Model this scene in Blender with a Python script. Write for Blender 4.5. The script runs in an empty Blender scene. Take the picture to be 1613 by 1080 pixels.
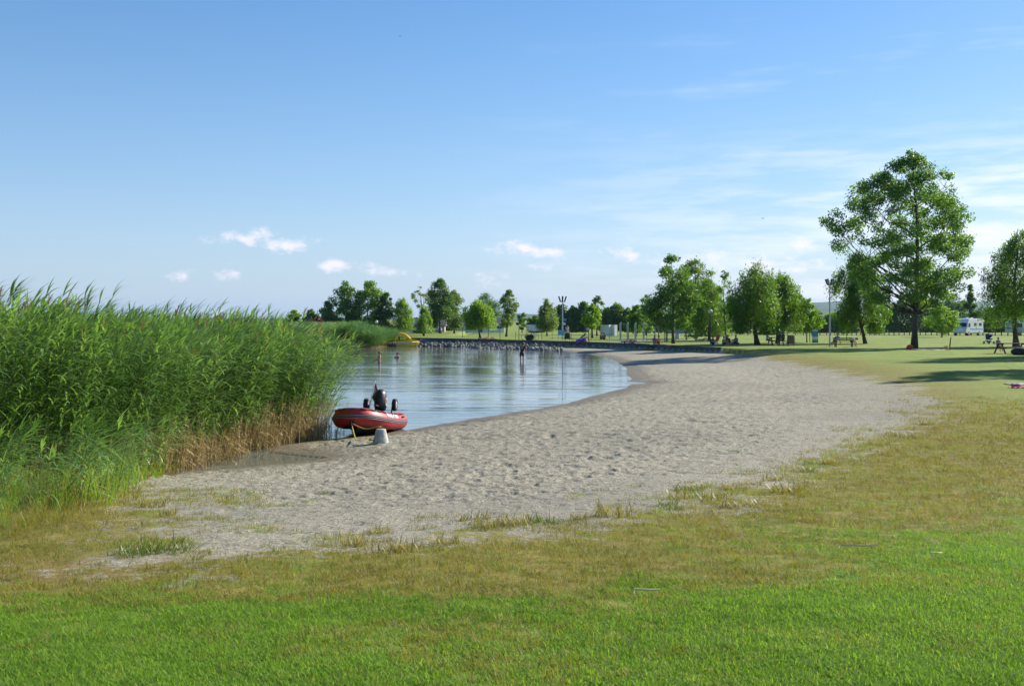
import bpy, bmesh, math, random
import numpy as np
from mathutils import Vector, Matrix, Euler

random.seed(7)
RNG = np.random.default_rng(11)
SC = bpy.context.scene
COL = SC.collection
R = math.radians

# ------------------------------------------------------------------ camera, sky, sun, exposure
FPX, U0, V0, CAMZ = 1730.0, 806.5, 503.0, 3.3      # focal length in photo pixels, horizon row, eye height above the lake
cd = bpy.data.cameras.new('camera')
cd.sensor_width = 36.0
cd.lens = 36.0 * FPX / 1613.0
cd.shift_y = -(540.0 - V0) / 1613.0
cd.clip_start = 0.1
cd.clip_end = 40000.0
cam = bpy.data.objects.new('camera', cd)
cam.location = (0, 0, CAMZ)
cam.rotation_euler = (R(90), 0, 0)
COL.objects.link(cam)
SC.camera = cam

SUN_AZ = R(56.0)      # clockwise from +Y (the view direction) towards +X
SUN_EL = R(29.0)
sd = bpy.data.lights.new('sun', 'SUN')
sd.energy = 5.0
sd.angle = R(0.55)
sd.color = (1.0, 0.93, 0.82)
sun = bpy.data.objects.new('sun', sd)
sdir = Vector((math.sin(SUN_AZ) * math.cos(SUN_EL), math.cos(SUN_AZ) * math.cos(SUN_EL), math.sin(SUN_EL)))
sun.rotation_euler = sdir.to_track_quat('Z', 'Y').to_euler()
sun.location = (60, 30, 60)
COL.objects.link(sun)

SC.view_settings.view_transform = 'Standard'
SC.view_settings.look = 'None'
SC.view_settings.gamma = 1.0
SC.view_settings.exposure = 0.72
SC.view_settings.use_curve_mapping = False
SC.render.engine = 'CYCLES'
SC.cycles.max_bounces = 5
SC.cycles.diffuse_bounces = 2
SC.cycles.glossy_bounces = 2
SC.cycles.transmission_bounces = 2
SC.cycles.transparent_max_bounces = 16
SC.cycles.volume_bounces = 0
SC.cycles.use_denoising = True
SC.cycles.use_adaptive_sampling = True
SC.cycles.adaptive_threshold = 0.025
SC.cycles.sample_clamp_indirect = 6.0


class NT:
    """tiny helper to wire shader nodes"""
    def __init__(self, tree):
        self.t = tree
    def n(self, typ, **kw):
        nd = self.t.nodes.new(typ)
        for k, v in kw.items():
            setattr(nd, k, v)
        return nd
    def put(self, sock, v):
        if isinstance(v, bpy.types.NodeSocket):
            self.t.links.new(v, sock)
        elif v is not None:
            if sock.type == 'RGBA' and len(v) == 3:
                v = (*v, 1.0)
            sock.default_value = v
    def m(self, op, a, b=None, c=None, clamp=False):
        nd = self.n('ShaderNodeMath', operation=op)
        nd.use_clamp = clamp
        for i, v in enumerate((a, b, c)):
            if v is not None:
                self.put(nd.inputs[i], v)
        return nd.outputs[0]
    def mix(self, f, a, b, blend='MIX'):
        nd = self.n('ShaderNodeMix', data_type='RGBA', blend_type=blend)
        self.put(nd.inputs[0], f); self.put(nd.inputs[6], a); self.put(nd.inputs[7], b)
        return nd.outputs[2]
    def ramp(self, f, lo, hi):
        nd = self.n('ShaderNodeMapRange', interpolation_type='SMOOTHSTEP')
        self.put(nd.inputs[0], f); nd.inputs[1].default_value = lo; nd.inputs[2].default_value = hi
        return nd.outputs[0]
    def noise(self, vec, scale, detail=3.0, rough=0.55, dist=0.0):
        nd = self.n('ShaderNodeTexNoise')
        if vec is not None: self.put(nd.inputs['Vector'], vec)
        nd.inputs['Scale'].default_value = scale
        nd.inputs['Detail'].default_value = detail
        nd.inputs['Roughness'].default_value = rough
        nd.inputs['Distortion'].default_value = dist
        return nd.outputs[0]
    def scale(self, vec, s):
        nd = self.n('ShaderNodeMapping')
        self.put(nd.inputs[0], vec); nd.inputs['Scale'].default_value = s
        return nd.outputs[0]


def pix_dir(u, v):
    """photo pixel -> azimuth, elevation"""
    x, z = (u - U0) / FPX, (V0 - v) / FPX
    return math.atan(x), math.atan(z / math.sqrt(1 + x * x))


W = bpy.data.worlds.new('World')
SC.world = W
W.use_nodes = True
W.cycles.sampling_method = 'NONE'
wt = W.node_tree
wt.nodes.clear()
k = NT(wt)
sky = k.n('ShaderNodeTexSky', sky_type='NISHITA')
sky.sun_disc = False
sky.sun_elevation = SUN_EL
sky.sun_rotation = SUN_AZ
sky.altitude = 100
sky.air_density = 1.0
sky.dust_density = 0.25
sky.ozone_density = 2.2
tc = k.n('ShaderNodeTexCoord')
sep = k.n('ShaderNodeSeparateXYZ')
k.put(sep.inputs[0], tc.outputs['Generated'])
az = k.m('ARCTAN2', sep.outputs[0], sep.outputs[1])
el = k.m('ARCSINE', sep.outputs[2])
cmb = k.n('ShaderNodeCombineXYZ')
k.put(cmb.inputs[0], az); k.put(cmb.inputs[1], k.m('MULTIPLY', el, 1.7))
cum_n = k.noise(cmb.outputs[0], 52.0, 5.0, 0.62, 0.0)
cmb2 = k.n('ShaderNodeCombineXYZ')
k.put(cmb2.inputs[0], k.m('ADD', az, k.m('MULTIPLY', el, -0.6))); k.put(cmb2.inputs[1], k.m('MULTIPLY', el, 7.0))
cir_n = k.noise(cmb2.outputs[0], 5.5, 4.0, 0.6, 0.0)
low_n = k.noise(cmb2.outputs[0], 9.0, 4.0, 0.6, 0.0)
# the heaps of cloud low over the far shore
cl = None
for (u, v, w, h, s) in ((398, 374, 36, 14, 1.0), (450, 386, 42, 13, 1.0), (535, 419, 50, 11, .85), (610, 429, 42, 9, .8),
                        (812, 391, 40, 12, .95), (860, 398, 30, 12, .95), (284, 434, 20, 11, .8), (356, 432, 20, 12, .75),
                        (780, 440, 34, 14, .62), (990, 404, 48, 14, .66), (1262, 386, 26, 20, .8), (1100, 410, 90, 15, .72),
                        (1205, 418, 80, 17, .75), (330, 380, 22, 8, .6), (1245, 420, 50, 16, .72), (850, 420, 60, 10, .55)):
    a0, e0 = pix_dir(u, v)
    da = k.m('DIVIDE', k.m('SUBTRACT', az, a0), w / FPX)
    de = k.m('DIVIDE', k.m('SUBTRACT', el, e0), h / FPX)
    r2 = k.m('ADD', k.m('MULTIPLY', da, da), k.m('MULTIPLY', de, de))
    g = k.m('MULTIPLY', k.m('EXPONENT', k.m('MULTIPLY', r2, -0.7)), s)
    cl = g if cl is None else k.m('MAXIMUM', cl, g)
# the same kind of clouds go on round the rest of the horizon
band = k.m('EXPONENT', k.m('MULTIPLY', k.m('POWER', k.m('DIVIDE', k.m('SUBTRACT', el, 0.06), 0.035), 2.0), -1.0))
away = k.ramp(k.m('ABSOLUTE', az), 0.55, 0.75)
blot = k.ramp(k.noise(cmb.outputs[0], 9.0, 2.0), 0.5, 0.68)
cl = k.m('MAXIMUM', cl, k.m('MULTIPLY', k.m('MULTIPLY', band, away), blot))
cum = k.ramp(k.m('ADD', cl, k.m('MULTIPLY', k.m('SUBTRACT', cum_n, 0.5), 2.4)), 0.36, 1.2)
cum = k.m('MULTIPLY', k.m('MULTIPLY', cum, k.ramp(cl, 0.02, 0.3)), 0.78)
# thin streaks of high cloud, denser towards the sun's side
toward = k.ramp(az, -0.12, 0.50)
lowband = k.m('MULTIPLY', k.ramp(el, -0.01, 0.03), k.m('SUBTRACT', 1.0, k.ramp(el, 0.09, 0.19)))
veil = k.m('MULTIPLY', k.m('MULTIPLY', k.ramp(low_n, 0.36, 0.66), toward), lowband)
wisp = k.m('MULTIPLY', k.m('MULTIPLY', k.ramp(cir_n, 0.52, 0.78), toward), k.m('SUBTRACT', 1.0, k.ramp(el, 0.2, 0.32)))
cir = k.m('ADD', k.m('MULTIPLY', veil, 0.62), k.m('MULTIPLY', wisp, 0.34), clamp=True)
hsv = k.n('ShaderNodeHueSaturation')
k.put(hsv.inputs['Color'], sky.outputs[0]); hsv.inputs['Saturation'].default_value = 1.38
# bright haze low in the air, the same all round
low = k.m('MULTIPLY', k.m('EXPONENT', k.m('MULTIPLY', k.m('MAXIMUM', el, 0.0), -4.5)), 0.74)
c0 = k.mix(low, hsv.outputs[0], (2.75, 4.35, 6.2))
c1 = k.mix(cir, c0, (8.0, 8.5, 9.0))
c2 = k.mix(cum, c1, (7.6, 7.6, 7.8))
bg = k.n('ShaderNodeBackground')
k.put(bg.inputs[0], k.mix(1.0, c2, (1.05, 0.975, 1.03), 'MULTIPLY')); bg.inputs[1].default_value = 0.086
wo = k.n('ShaderNodeOutputWorld')
k.put(wo.inputs[0], bg.outputs[0])


# ------------------------------------------------------------------ helpers
def mat(name, base=(0.5, 0.5, 0.5), rough=0.7, metal=0.0, var=0.0, vscale=6.0, bump=0.0, bscale=40.0, coat=0.0, spec=None):
    m = bpy.data.materials.new(name)
    m.use_nodes = True
    q = NT(m.node_tree)
    b = m.node_tree.nodes['Principled BSDF']
    b.inputs['Roughness'].default_value = rough
    b.inputs['Metallic'].default_value = metal
    if coat: b.inputs['Coat Weight'].default_value = coat
    if spec is not None: b.inputs['Specular IOR Level'].default_value = spec
    t = q.n('ShaderNodeTexCoord')
    if var > 0:
        nz = q.noise(t.outputs['Object'], vscale, 4.0)
        f = q.ramp(nz, 0.3, 0.7)
        c = q.mix(f, tuple(x * (1 - var) for x in base), tuple(min(1, x * (1 + var)) for x in base))
        q.put(b.inputs['Base Color'], c)
    else:
        b.inputs['Base Color'].default_value = (*base, 1)
    if bump > 0:
        bn = q.n('ShaderNodeBump')
        bn.inputs['Strength'].default_value = bump
        bn.inputs['Distance'].default_value = 0.02
        q.put(bn.inputs['Height'], q.noise(t.outputs['Object'], bscale, 4.0))
        q.put(b.inputs['Normal'], bn.outputs[0])
    return m


def leaf_mat(name, dark, light, trans=0.4, inst=False, yellow=None, gloss=0.45):
    m = bpy.data.materials.new(name)
    m.use_nodes = True
    t = m.node_tree
    t.nodes.clear()
    q = NT(t)
    if inst:
        a = q.n('ShaderNodeAttribute', attribute_type='INSTANCER', attribute_name='tint')
        f0 = a.outputs['Fac']
        gi = q.n('ShaderNodeNewGeometry')
        f = q.m('ADD', f0, q.m('MULTIPLY', q.m('SUBTRACT', gi.outputs['Random Per Island'], 0.5), 0.35), clamp=True)
    else:
        gi = q.n('ShaderNodeNewGeometry')
        oi = q.n('ShaderNodeObjectInfo')
        f = q.m('ADD', q.m('MULTIPLY', gi.outputs['Random Per Island'], 0.75), q.m('MULTIPLY', oi.outputs['Random'], 0.25), clamp=True)
    c = q.mix(f, dark, light)
    if yellow is not None:
        c = q.mix(q.ramp(f, 0.62, 0.98), c, yellow)
    p = q.n('ShaderNodeBsdfPrincipled')
    q.put(p.inputs['Base Color'], c)
    p.inputs['Roughness'].default_value = gloss
    p.inputs['Specular IOR Level'].default_value = 0.35
    tr = q.n('ShaderNodeBsdfTranslucent')
    q.put(tr.inputs[0], q.mix(1.0, c, (1.5, 1.6, 0.6), 'MULTIPLY'))
    ms = q.n('ShaderNodeMixShader')
    ms.inputs[0].default_value = trans
    q.put(ms.inputs[1], p.outputs[0]); q.put(ms.inputs[2], tr.outputs[0])
    o = q.n('ShaderNodeOutputMaterial')
    q.put(o.inputs[0], ms.outputs[0])
    return m


def mesh_np(name, verts, faces, mats=None, smooth=False, fmat=None):
    """verts (N,3), faces (M,k) -> mesh"""
    verts = np.asarray(verts, dtype=np.float32)
    faces = np.asarray(faces, dtype=np.int32)
    me = bpy.data.meshes.new(name)
    me.vertices.add(len(verts)); me.vertices.foreach_set('co', verts.ravel())
    M, kk = faces.shape
    me.loops.add(M * kk); me.loops.foreach_set('vertex_index', faces.ravel())
    me.polygons.add(M)
    me.polygons.foreach_set('loop_start', np.arange(0, M * kk, kk, dtype=np.int32))
    me.polygons.foreach_set('loop_total', np.full(M, kk, dtype=np.int32))
    if smooth: me.polygons.foreach_set('use_smooth', np.ones(M, dtype=bool))
    if fmat is not None: me.polygons.foreach_set('material_index', np.asarray(fmat, dtype=np.int32))
    me.update(calc_edges=True)
    for m in (mats or []): me.materials.append(m)
    return me


def link(name, me, parent=None, loc=None, rot=None, scale=None):
    o = bpy.data.objects.new(name, me)
    COL.objects.link(o)
    if parent is not None: o.parent = parent
    if loc is not None: o.location = loc
    if rot is not None: o.rotation_euler = rot
    if scale is not None: o.scale = scale
    return o


def tag(o, label=None, cat=None, group=None, kind=None):
    if label: o['label'] = label
    if cat: o['category'] = cat
    if group: o['group'] = group
    if kind: o['kind'] = kind
    return o


def thing(name, label, cat, loc=(0, 0, 0), rz=0.0, group=None):
    o = bpy.data.objects.new(name, None)
    o.empty_display_size = 0.3
    COL.objects.link(o)
    o.location = loc
    o.rotation_euler = (0, 0, rz)
    return tag(o, label, cat, group)


class MB:
    """collects shapes, builds ONE mesh object"""
    def __init__(self):
        self.v, self.f = [], []
    def add(self, v, f):
        n = len(self.v)
        self.v += [tuple(p) for p in v]
        self.f += [tuple(i + n for i in q) for q in f]
        return self
    def box(self, c, s, rot=None, taper=1.0):
        x, y, z = s[0] / 2, s[1] / 2, s[2] / 2
        pts = [Vector((a * x * (taper if d > 0 else 1), b * y * (taper if d > 0 else 1), d * z)) for d in (-1, 1) for a, b in ((-1, -1), (1, -1), (1, 1), (-1, 1))]
        if rot is not None:
            e = Euler(rot).to_matrix()
            pts = [e @ p for p in pts]
        c = Vector(c)
        return self.add([c + p for p in pts], [(3, 2, 1, 0), (4, 5, 6, 7), (0, 1, 5, 4), (1, 2, 6, 5), (2, 3, 7, 6), (3, 0, 4, 7)])
    def tube(self, pts, rad, n=8, caps=True, closed=False):
        pts = [Vector(p) for p in pts]
        if not hasattr(rad, '__len__'): rad = [rad] * len(pts)
        vs, fs = [], []
        prev = None
        L = len(pts)
        for i, p in enumerate(pts):
            if closed: t = pts[(i + 1) % L] - pts[i - 1]
            else: t = pts[min(i + 1, L - 1)] - pts[max(i - 1, 0)]
            if t.length < 1e-9: t = Vector((0, 0, 1))
            t.normalize()
            if prev is None:
                a = Vector((0, 0, 1)) if abs(t.z) < 0.9 else Vector((1, 0, 0))
                b = t.cross(a).normalized()
            else:
                b = (prev - t * prev.dot(t)).normalized()
            prev = b
            c = t.cross(b)
            r = rad[i]
            ra, rb = r if hasattr(r, '__len__') else (r, r)
            for j in range(n):
                an = 2 * math.pi * j / n
                vs.append(p + b * math.cos(an) * ra + c * math.sin(an) * rb)
        for i in range(L if closed else L - 1):
            i2 = (i + 1) % L
            for j in range(n):
                j2 = (j + 1) % n
                fs.append((i * n + j, i * n + j2, i2 * n + j2, i2 * n + j))
        if caps and not closed:
            fs.append(tuple(range(n - 1, -1, -1)))
            fs.append(tuple((L - 1) * n + j for j in range(n)))
        return self.add(vs, fs)
    def lathe(self, prof, c=(0, 0, 0), n=16, axis='z'):
        vs, fs = [], []
        for (r, z) in prof:
            for j in range(n):
                a = 2 * math.pi * j / n
                p = (r * math.cos(a), r * math.sin(a), z)
                if axis == 'x': p = (p[2], p[0], p[1])
                if axis == 'y': p = (p[0], p[2], p[1])
                vs.append((p[0] + c[0], p[1] + c[1], p[2] + c[2]))
        L = len(prof)
        for i in range(L - 1):
            for j in range(n):
                j2 = (j + 1) % n
                fs.append((i * n + j, i * n + j2, (i + 1) * n + j2, (i + 1) * n + j))
        fs.append(tuple(range(n - 1, -1, -1)))
        fs.append(tuple((L - 1) * n + j for j in range(n)))
        return self.add(vs, fs)
    def ball(self, c, r, n=10, m=7):
        rx, ry, rz = r if hasattr(r, '__len__') else (r, r, r)
        prof = [(max(math.sin(math.pi * i / m), 0.02), -math.cos(math.pi * i / m)) for i in range(m + 1)]
        t = MB().lathe(prof, n=n)
        return self.add([(p[0] * rx + c[0], p[1] * ry + c[1], p[2] * rz + c[2]) for p in t.v], t.f)
    def prism(self, outline, y0, y1, axis='y'):
        """outline in x,z extruded along y"""
        n = len(outline)
        vs = [(x, y0, z) for x, z in outline] + [(x, y1, z) for x, z in outline]
        fs = [tuple(range(n)), tuple(range(2 * n - 1, n - 1, -1))] + [(i, n + i, n + (i + 1) % n, (i + 1) % n) for i in range(n)]
        return self.add(vs, fs)
    def mesh(self, name, m=None, smooth=False, bevel=0.0, bseg=2):
        bm = bmesh.new()
        vs = [bm.verts.new(p) for p in self.v]
        for f in self.f:
            try: bm.faces.new([vs[i] for i in f])
            except ValueError: pass
        if bevel > 0:
            bmesh.ops.bevel(bm, geom=list(bm.edges), offset=bevel, segments=bseg, affect='EDGES', profile=0.5, clamp_overlap=True)
        bmesh.ops.recalc_face_normals(bm, faces=bm.faces)
        me = bpy.data.meshes.new(name)
        bm.to_mesh(me); bm.free()
        if m is not None: me.materials.append(m)
        if smooth:
            me.polygons.foreach_set('use_smooth', np.ones(len(me.polygons), dtype=bool))
        return me
    def build(self, name, m, parent=None, smooth=False, bevel=0.0, loc=None, rot=None, bseg=2):
        return link(name, self.mesh(name, m, smooth, bevel, bseg), parent, loc, rot)


def copy_tree(o, parent=None):
    c = o.copy()
    COL.objects.link(c)
    c.parent = parent
    for ch in list(o.children):
        copy_tree(ch, c)
    return c


def hash2(ix, iy, seed):
    h = (ix.astype(np.int64) * 374761393 + iy.astype(np.int64) * 668265263 + seed * 1442695041) & 0xFFFFFFFF
    h = ((h ^ (h >> 13)) * 1274126177) & 0xFFFFFFFF
    h = h ^ (h >> 16)
    return (h & 0xFFFFFF) / float(0xFFFFFF)


def vnoise(x, y, seed=0):
    x = np.asarray(x, dtype=np.float64); y = np.asarray(y, dtype=np.float64)
    ix, iy = np.floor(x), np.floor(y)
    fx, fy = x - ix, y - iy
    fx = fx * fx * (3 - 2 * fx); fy = fy * fy * (3 - 2 * fy)
    a = hash2(ix, iy, seed); b = hash2(ix + 1, iy, seed); c = hash2(ix, iy + 1, seed); d = hash2(ix + 1, iy + 1, seed)
    return (a * (1 - fx) + b * fx) * (1 - fy) + (c * (1 - fx) + d * fx) * fy


def sstep(a, b, x):
    t = np.clip((x - a) / (b - a), 0, 1)
    return t * t * (3 - 2 * t)


def signed_dist(px, py, poly):
    """positive outside the polygon"""
    px = np.asarray(px, dtype=np.float64); py = np.asarray(py, dtype=np.float64)
    d2 = np.full(px.shape, 1e30)
    inside = np.zeros(px.shape, dtype=bool)
    n = len(poly)
    for i in range(n):
        ax, ay = poly[i]; bx, by = poly[(i + 1) % n]
        ex, ey = bx - ax, by - ay
        t = np.clip(((px - ax) * ex + (py - ay) * ey) / (ex * ex + ey * ey + 1e-12), 0, 1)
        dx, dy = px - ax - t * ex, py - ay - t * ey
        d2 = np.minimum(d2, dx * dx + dy * dy)
        if ay != by:
            c = ((ay > py) != (by > py)) & (px < ex * (py - ay) / (by - ay) + ax)
            inside ^= c
    d = np.sqrt(d2)
    return np.where(inside, -d, d)


def on_level(u, v, z=0.0):
    y = FPX * (CAMZ - z) / (v - V0)
    return ((u - U0) / FPX * y, y)

# ------------------------------------------------------------------ terrain
SHORE = [(-60, 20), (-14, 21.5)] + [on_level(u, v) for u, v in
         ((255, 749), (320, 744), (400, 737), (470, 730), (515, 722), (470, 718), (425, 713), (440, 703), (480, 697), (530, 691), (585, 684),
          (640, 678), (700, 667), (760, 657), (830, 646), (885, 637), (940, 622), (965, 615), (985, 611), (992, 606), (1020, 604), (1012, 602),
          (985, 601), (996, 597), (985, 589), (988, 581), (972, 570), (950, 562), (920, 557), (885, 553),
          (860, 551.5), (800, 549), (740, 547), (690, 545), (655, 544), (625, 545), (600, 547), (560, 548), (500, 549))] + \
        [(-32, 134), (-40, 170), (-86, 400), (-1080, 5000), (-1900, 9000), (-9000, 9000), (-9000, 20)]
WALL = [on_level(u, v, 0.8) for u, v in ((648, 532.2), (700, 533.2), (760, 534.5), (830, 536.2), (900, 538), (950, 539.6), (1000, 541.5), (1050, 543.6), (1090, 545.4), (1135, 547.6))]
LAWN = [(-13.5, 300), WALL[0]] + WALL[1:] + [on_level(u, v, 0.75) for u, v in ((1200, 552), (1300, 562), (1400, 575), (1500, 600), (1640, 650))] + \
       [(30, 22), (60, 18), (400, 18), (9000, 18), (9000, 9000), (-13.5, 9000)]
NEARW = LAWN.index(WALL[-1])


def h0(x, y):
    """height of the ground above the lake"""
    x = np.asarray(x, dtype=np.float64); y = np.asarray(y, dtype=np.float64)
    d = signed_dist(x, y, SHORE)
    dist = np.hypot(x, y)
    near = sstep(70, 30, dist)
    up_near = 0.9 * (1 - np.exp(-np.maximum(d, 0) / 11.0)) + np.maximum(d, 0) * 0.004
    up_far = np.minimum(0.06 + 0.026 * np.maximum(d, 0), 0.57) * sstep(0, 1.5, d)
    z = up_far * (1 - near) + up_near * near
    z = np.minimum(z, 1.05)
    dl = signed_dist(x, y, LAWN)
    wid = 0.25 + 7.0 * sstep(93, 84, y) 
    lawn = sstep(wid, 0.0, dl) * sstep(6, 25, dist)
    far = np.clip((y - 150) / 140.0, 0, 1)
    zl = 0.8 - 1.4 * far * far * (3 - 2 * far)
    z = z * (1 - lawn) + zl * lawn
    z = z + 0.78 * np.exp(-(dist / 15.0) ** 2)
    bed = -0.9 * (1 - np.exp(np.minimum(d, 0) / 6.0))
    z = np.where(d > 0, z, bed)
    island = sstep(0, 6, d) * sstep(-10, -18, x) * sstep(110, 140, y)
    z = np.where((x < -12) & (y > 100) & (d > 0), np.maximum(z * 0 + 0.25 * sstep(0, 3, d), 0.0) + 0.15 * island, z)
    return z


def ground_z(x, y):
    return float(h0(np.array([x]), np.array([y]))[0])


def g(u, v):
    """the point of the ground seen at photo pixel u, v"""
    dx, dz = (u - U0) / FPX, (V0 - v) / FPX
    ys = np.geomspace(2.0, 900.0, 3000)
    zz = CAMZ + dz * ys
    hz = h0(dx * ys, ys)
    below = np.nonzero(zz <= np.maximum(hz, 0.0))[0]
    i = below[0] if len(below) else len(ys) - 1
    y = ys[i]
    return Vector((dx * y, y, max(float(hz[i]), 0.0)))


def gl(pts):
    return [tuple(g(u, v)[:2]) for u, v in pts]


GRAVEL = gl([(240, 772), (215, 820), (175, 865), (120, 895), (150, 912), (240, 900), (330, 882), (480, 872), (640, 866), (740, 848), (860, 832),
             (960, 826), (1060, 808), (1160, 795), (1200, 772), (1290, 742), (1350, 715), (1420, 690), (1470, 660), (1476, 640),
             (1440, 614), (1390, 600), (1310, 582), (1220, 568), (1160, 558)])
GRAVEL = GRAVEL + [WALL[-1]] + WALL[-2::-1] + [(-13, 118), (-60, 112), (-60, 24), (-12, 23)]
GREEN = gl([(-200, 1000), (0, 962), (180, 962), (330, 950), (420, 942), (560, 945), (700, 958), (800, 955), (930, 955), (1080, 922), (1180, 898), (1300, 868), (1450, 835), (1613, 800), (1900, 760)]) + [(40, 8), (40, -60), (-40, -60), (-40, 4)]
DRYOUT = gl([(1640, 640), (1530, 625), (1480, 606), (1420, 590), (1330, 566), (1230, 556), (1150, 549.5)])


def zones(x, y):
    return signed_dist(x, y, GRAVEL), signed_dist(x, y, GREEN), signed_dist(x, y, SHORE), signed_dist(x, y, LAWN)


def dents(x, y, gz, wz):
    """footprints and scuffs in the shingle; tussocks in the grass"""
    n1 = vnoise(x / 0.19, y / 0.16, 1)
    n2 = vnoise(x / 0.1 + 9, y / 0.1, 2)
    n3 = vnoise(x / 1.7, y / 1.7, 3)
    n4 = vnoise(x / 0.31 + 3, y / 0.26, 8)
    pit = -0.024 * sstep(0.56, 0.84, n1) * (0.35 + n3) + 0.018 * sstep(0.5, 0.9, n2) - 0.02 * sstep(.6, .85, n2[::-1] if False else n4)
    dist = np.hypot(x, y)
    amt = sstep(0.5, -1.5, gz) * sstep(0.15, 1.2, wz) * sstep(95, 60, dist) * (.45 + .9 * sstep(0.2, 0.6, vnoise(x / 4.0, y / 4.0, 4) * .6 + sstep(-1, -6, gz) * .5))
    grass = sstep(-0.5, 0.8, gz) * (0.03 * (vnoise(x / 0.5, y / 0.5, 5) - .5) + 0.05 * (vnoise(x / 2.2, y / 2.2, 6) - .5)) * sstep(60, 30, dist)
    rim = 0.02 * (vnoise(x / 0.6, y / 0.6, 7) - 0.5) * sstep(60, 40, dist)
    return pit * amt + grass + rim


th = np.concatenate([-np.geomspace(R(180), R(30), 50), np.linspace(R(-29.5), R(29.5), 640), np.geomspace(R(30), R(180), 50)])
def geo(a, b, q): return np.geomspace(a, b, max(2, int(math.log(b / a) / math.log(q))))
rr = np.concatenate([[0.25], geo(0.8, 7.5, 1.03), geo(7.54, 34, 1.0042), geo(34.1, 60, 1.005), geo(60.4, 165, 1.0085), geo(167, 30000, 1.035)])
TH, RRg = np.meshgrid(th, rr)
gx, gy = np.sin(TH) * RRg, np.cos(TH) * RRg
zg, zgr, zw, zl = zones(gx, gy)
gz = h0(gx, gy) + dents(gx, gy, zg, zw)
gz = np.where(zw < -40, -1.5, gz)
nr, nc = gx.shape
idx = np.arange(nr * nc).reshape(nr, nc)
quads = np.stack([idx[:-1, :-1], idx[:-1, 1:], idx[1:, 1:], idx[1:, :-1]], -1).reshape(-1, 4)[:, ::-1]

# ground material: shingle, dry turf, green turf, mown lawn
gm = bpy.data.materials.new('ground_cover')
gm.use_nodes = True
q = NT(gm.node_tree)
b = gm.node_tree.nodes['Principled BSDF']
tcg = q.n('ShaderNodeTexCoord').outputs['Object']
at = q.n('ShaderNodeAttribute', attribute_name='zone')
sp = q.n('ShaderNodeSeparateColor'); q.put(sp.inputs[0], at.outputs['Color'])
aw = q.n('ShaderNodeAttribute', attribute_name='shore_distance').outputs['Fac']
al = q.n('ShaderNodeAttribute', attribute_name='lawn_distance').outputs['Fac']
d_gravel, d_green = sp.outputs[0], sp.outputs[1]
nA = q.noise(tcg, 0.9, 6.0, 0.62)
nB = q.noise(tcg, 5.0, 5.0, 0.6)
nC = q.noise(tcg, 26.0, 5.0, 0.65)
nD = q.noise(tcg, 0.28, 4.0, 0.6)
nE = q.noise(tcg, 110.0, 3.0, 0.6)
vor = q.n('ShaderNodeTexVoronoi'); q.put(vor.inputs['Vector'], tcg); vor.inputs['Scale'].default_value = 38.0
# shingle of broken shell and coarse sand
gr = q.mix(q.ramp(nC, 0.3, 0.72), (0.16, 0.147, 0.10), (0.52, 0.485, 0.37))
gr = q.mix(q.m('MULTIPLY', q.ramp(nE, 0.56, 0.78), 0.5), gr, (0.52, 0.48, 0.40))
nF = q.noise(q.scale(tcg, (9.0, 11.0, 9.0)), 1.0, 3.0, 0.7)
gr = q.mix(q.m('MULTIPLY', q.ramp(nF, 0.56, 0.70), 0.55), gr, (0.11, 0.092, 0.062))
gr = q.mix(q.m('MULTIPLY', q.ramp(nB, 0.5, 0.74), 0.3), gr, (0.15, 0.125, 0.08))
gr = q.mix(q.m('MULTIPLY', q.ramp(nD, 0.45, 0.7), 0.22), gr, (0.40, 0.34, 0.23))
gr = q.mix(q.m('MULTIPLY', q.ramp(q.noise(tcg, 0.11, 3.0, 0.6), 0.42, 0.62), 0.35), gr, (0.20, 0.185, 0.15))
wet = q.m('SUBTRACT', 1.0, q.ramp(q.m('ADD', aw, q.m('MULTIPLY', nA, -3.0)), -1.3, 0.4))
gr = q.mix(q.m('MULTIPLY', wet, 0.72), gr, (0.13, 0.10, 0.06))
strand = q.m('MULTIPLY', q.m('MULTIPLY', q.ramp(nB, 0.54, 0.62), q.ramp(nC, 0.45, 0.6)), q.m('MULTIPLY', q.ramp(aw, 0.2, 0.6), q.ramp(aw, 4.2, 1.4)))
gr = q.mix(q.m('MULTIPLY', strand, 0.75), gr, (0.06, 0.048, 0.03))
# turf
dry = q.mix(q.ramp(nB, 0.32, 0.68), (0.165, 0.135, 0.024), (0.275, 0.235, 0.055))
dry = q.mix(q.m('MULTIPLY', q.ramp(nA, 0.48, 0.68), 0.5), dry, (0.14, 0.21, 0.028))
dry = q.mix(q.m('MULTIPLY', q.ramp(nD, 0.52, 0.72), 0.5), dry, (0.22, 0.135, 0.038))
dry = q.mix(q.m('MULTIPLY', q.ramp(q.m('ADD', d_gravel, q.m('MULTIPLY', nA, 3.0)), 5.0, 10.0), 0.55), dry, (0.13, 0.20, 0.026))
grn = q.mix(q.ramp(nB, 0.3, 0.7), (0.09, 0.185, 0.016), (0.165, 0.285, 0.026))
grn = q.mix(q.m('MULTIPLY', q.ramp(nA, 0.5, 0.75), 0.3), grn, (0.17, 0.22, 0.04))
lwn = q.mix(q.ramp(nA, 0.3, 0.7), (0.17, 0.24, 0.038), (0.26, 0.30, 0.060))
lwn = q.mix(q.m('MULTIPLY', q.ramp(nD, 0.4, 0.68), 0.6), lwn, (0.11, 0.21, 0.026))
strp = q.noise(q.scale(tcg, (0.02, 0.22, 1.0)), 1.0, 4.0, 0.6)
lwn = q.mix(q.m('MULTIPLY', q.ramp(strp, 0.5, 0.66), 0.40), lwn, (0.31, 0.28, 0.085))
wob = q.m('MULTIPLY', q.m('SUBTRACT', nA, 0.5), 5.0)
wob2 = q.m('MULTIPLY', q.m('SUBTRACT', nB, 0.5), 4.0)
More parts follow.
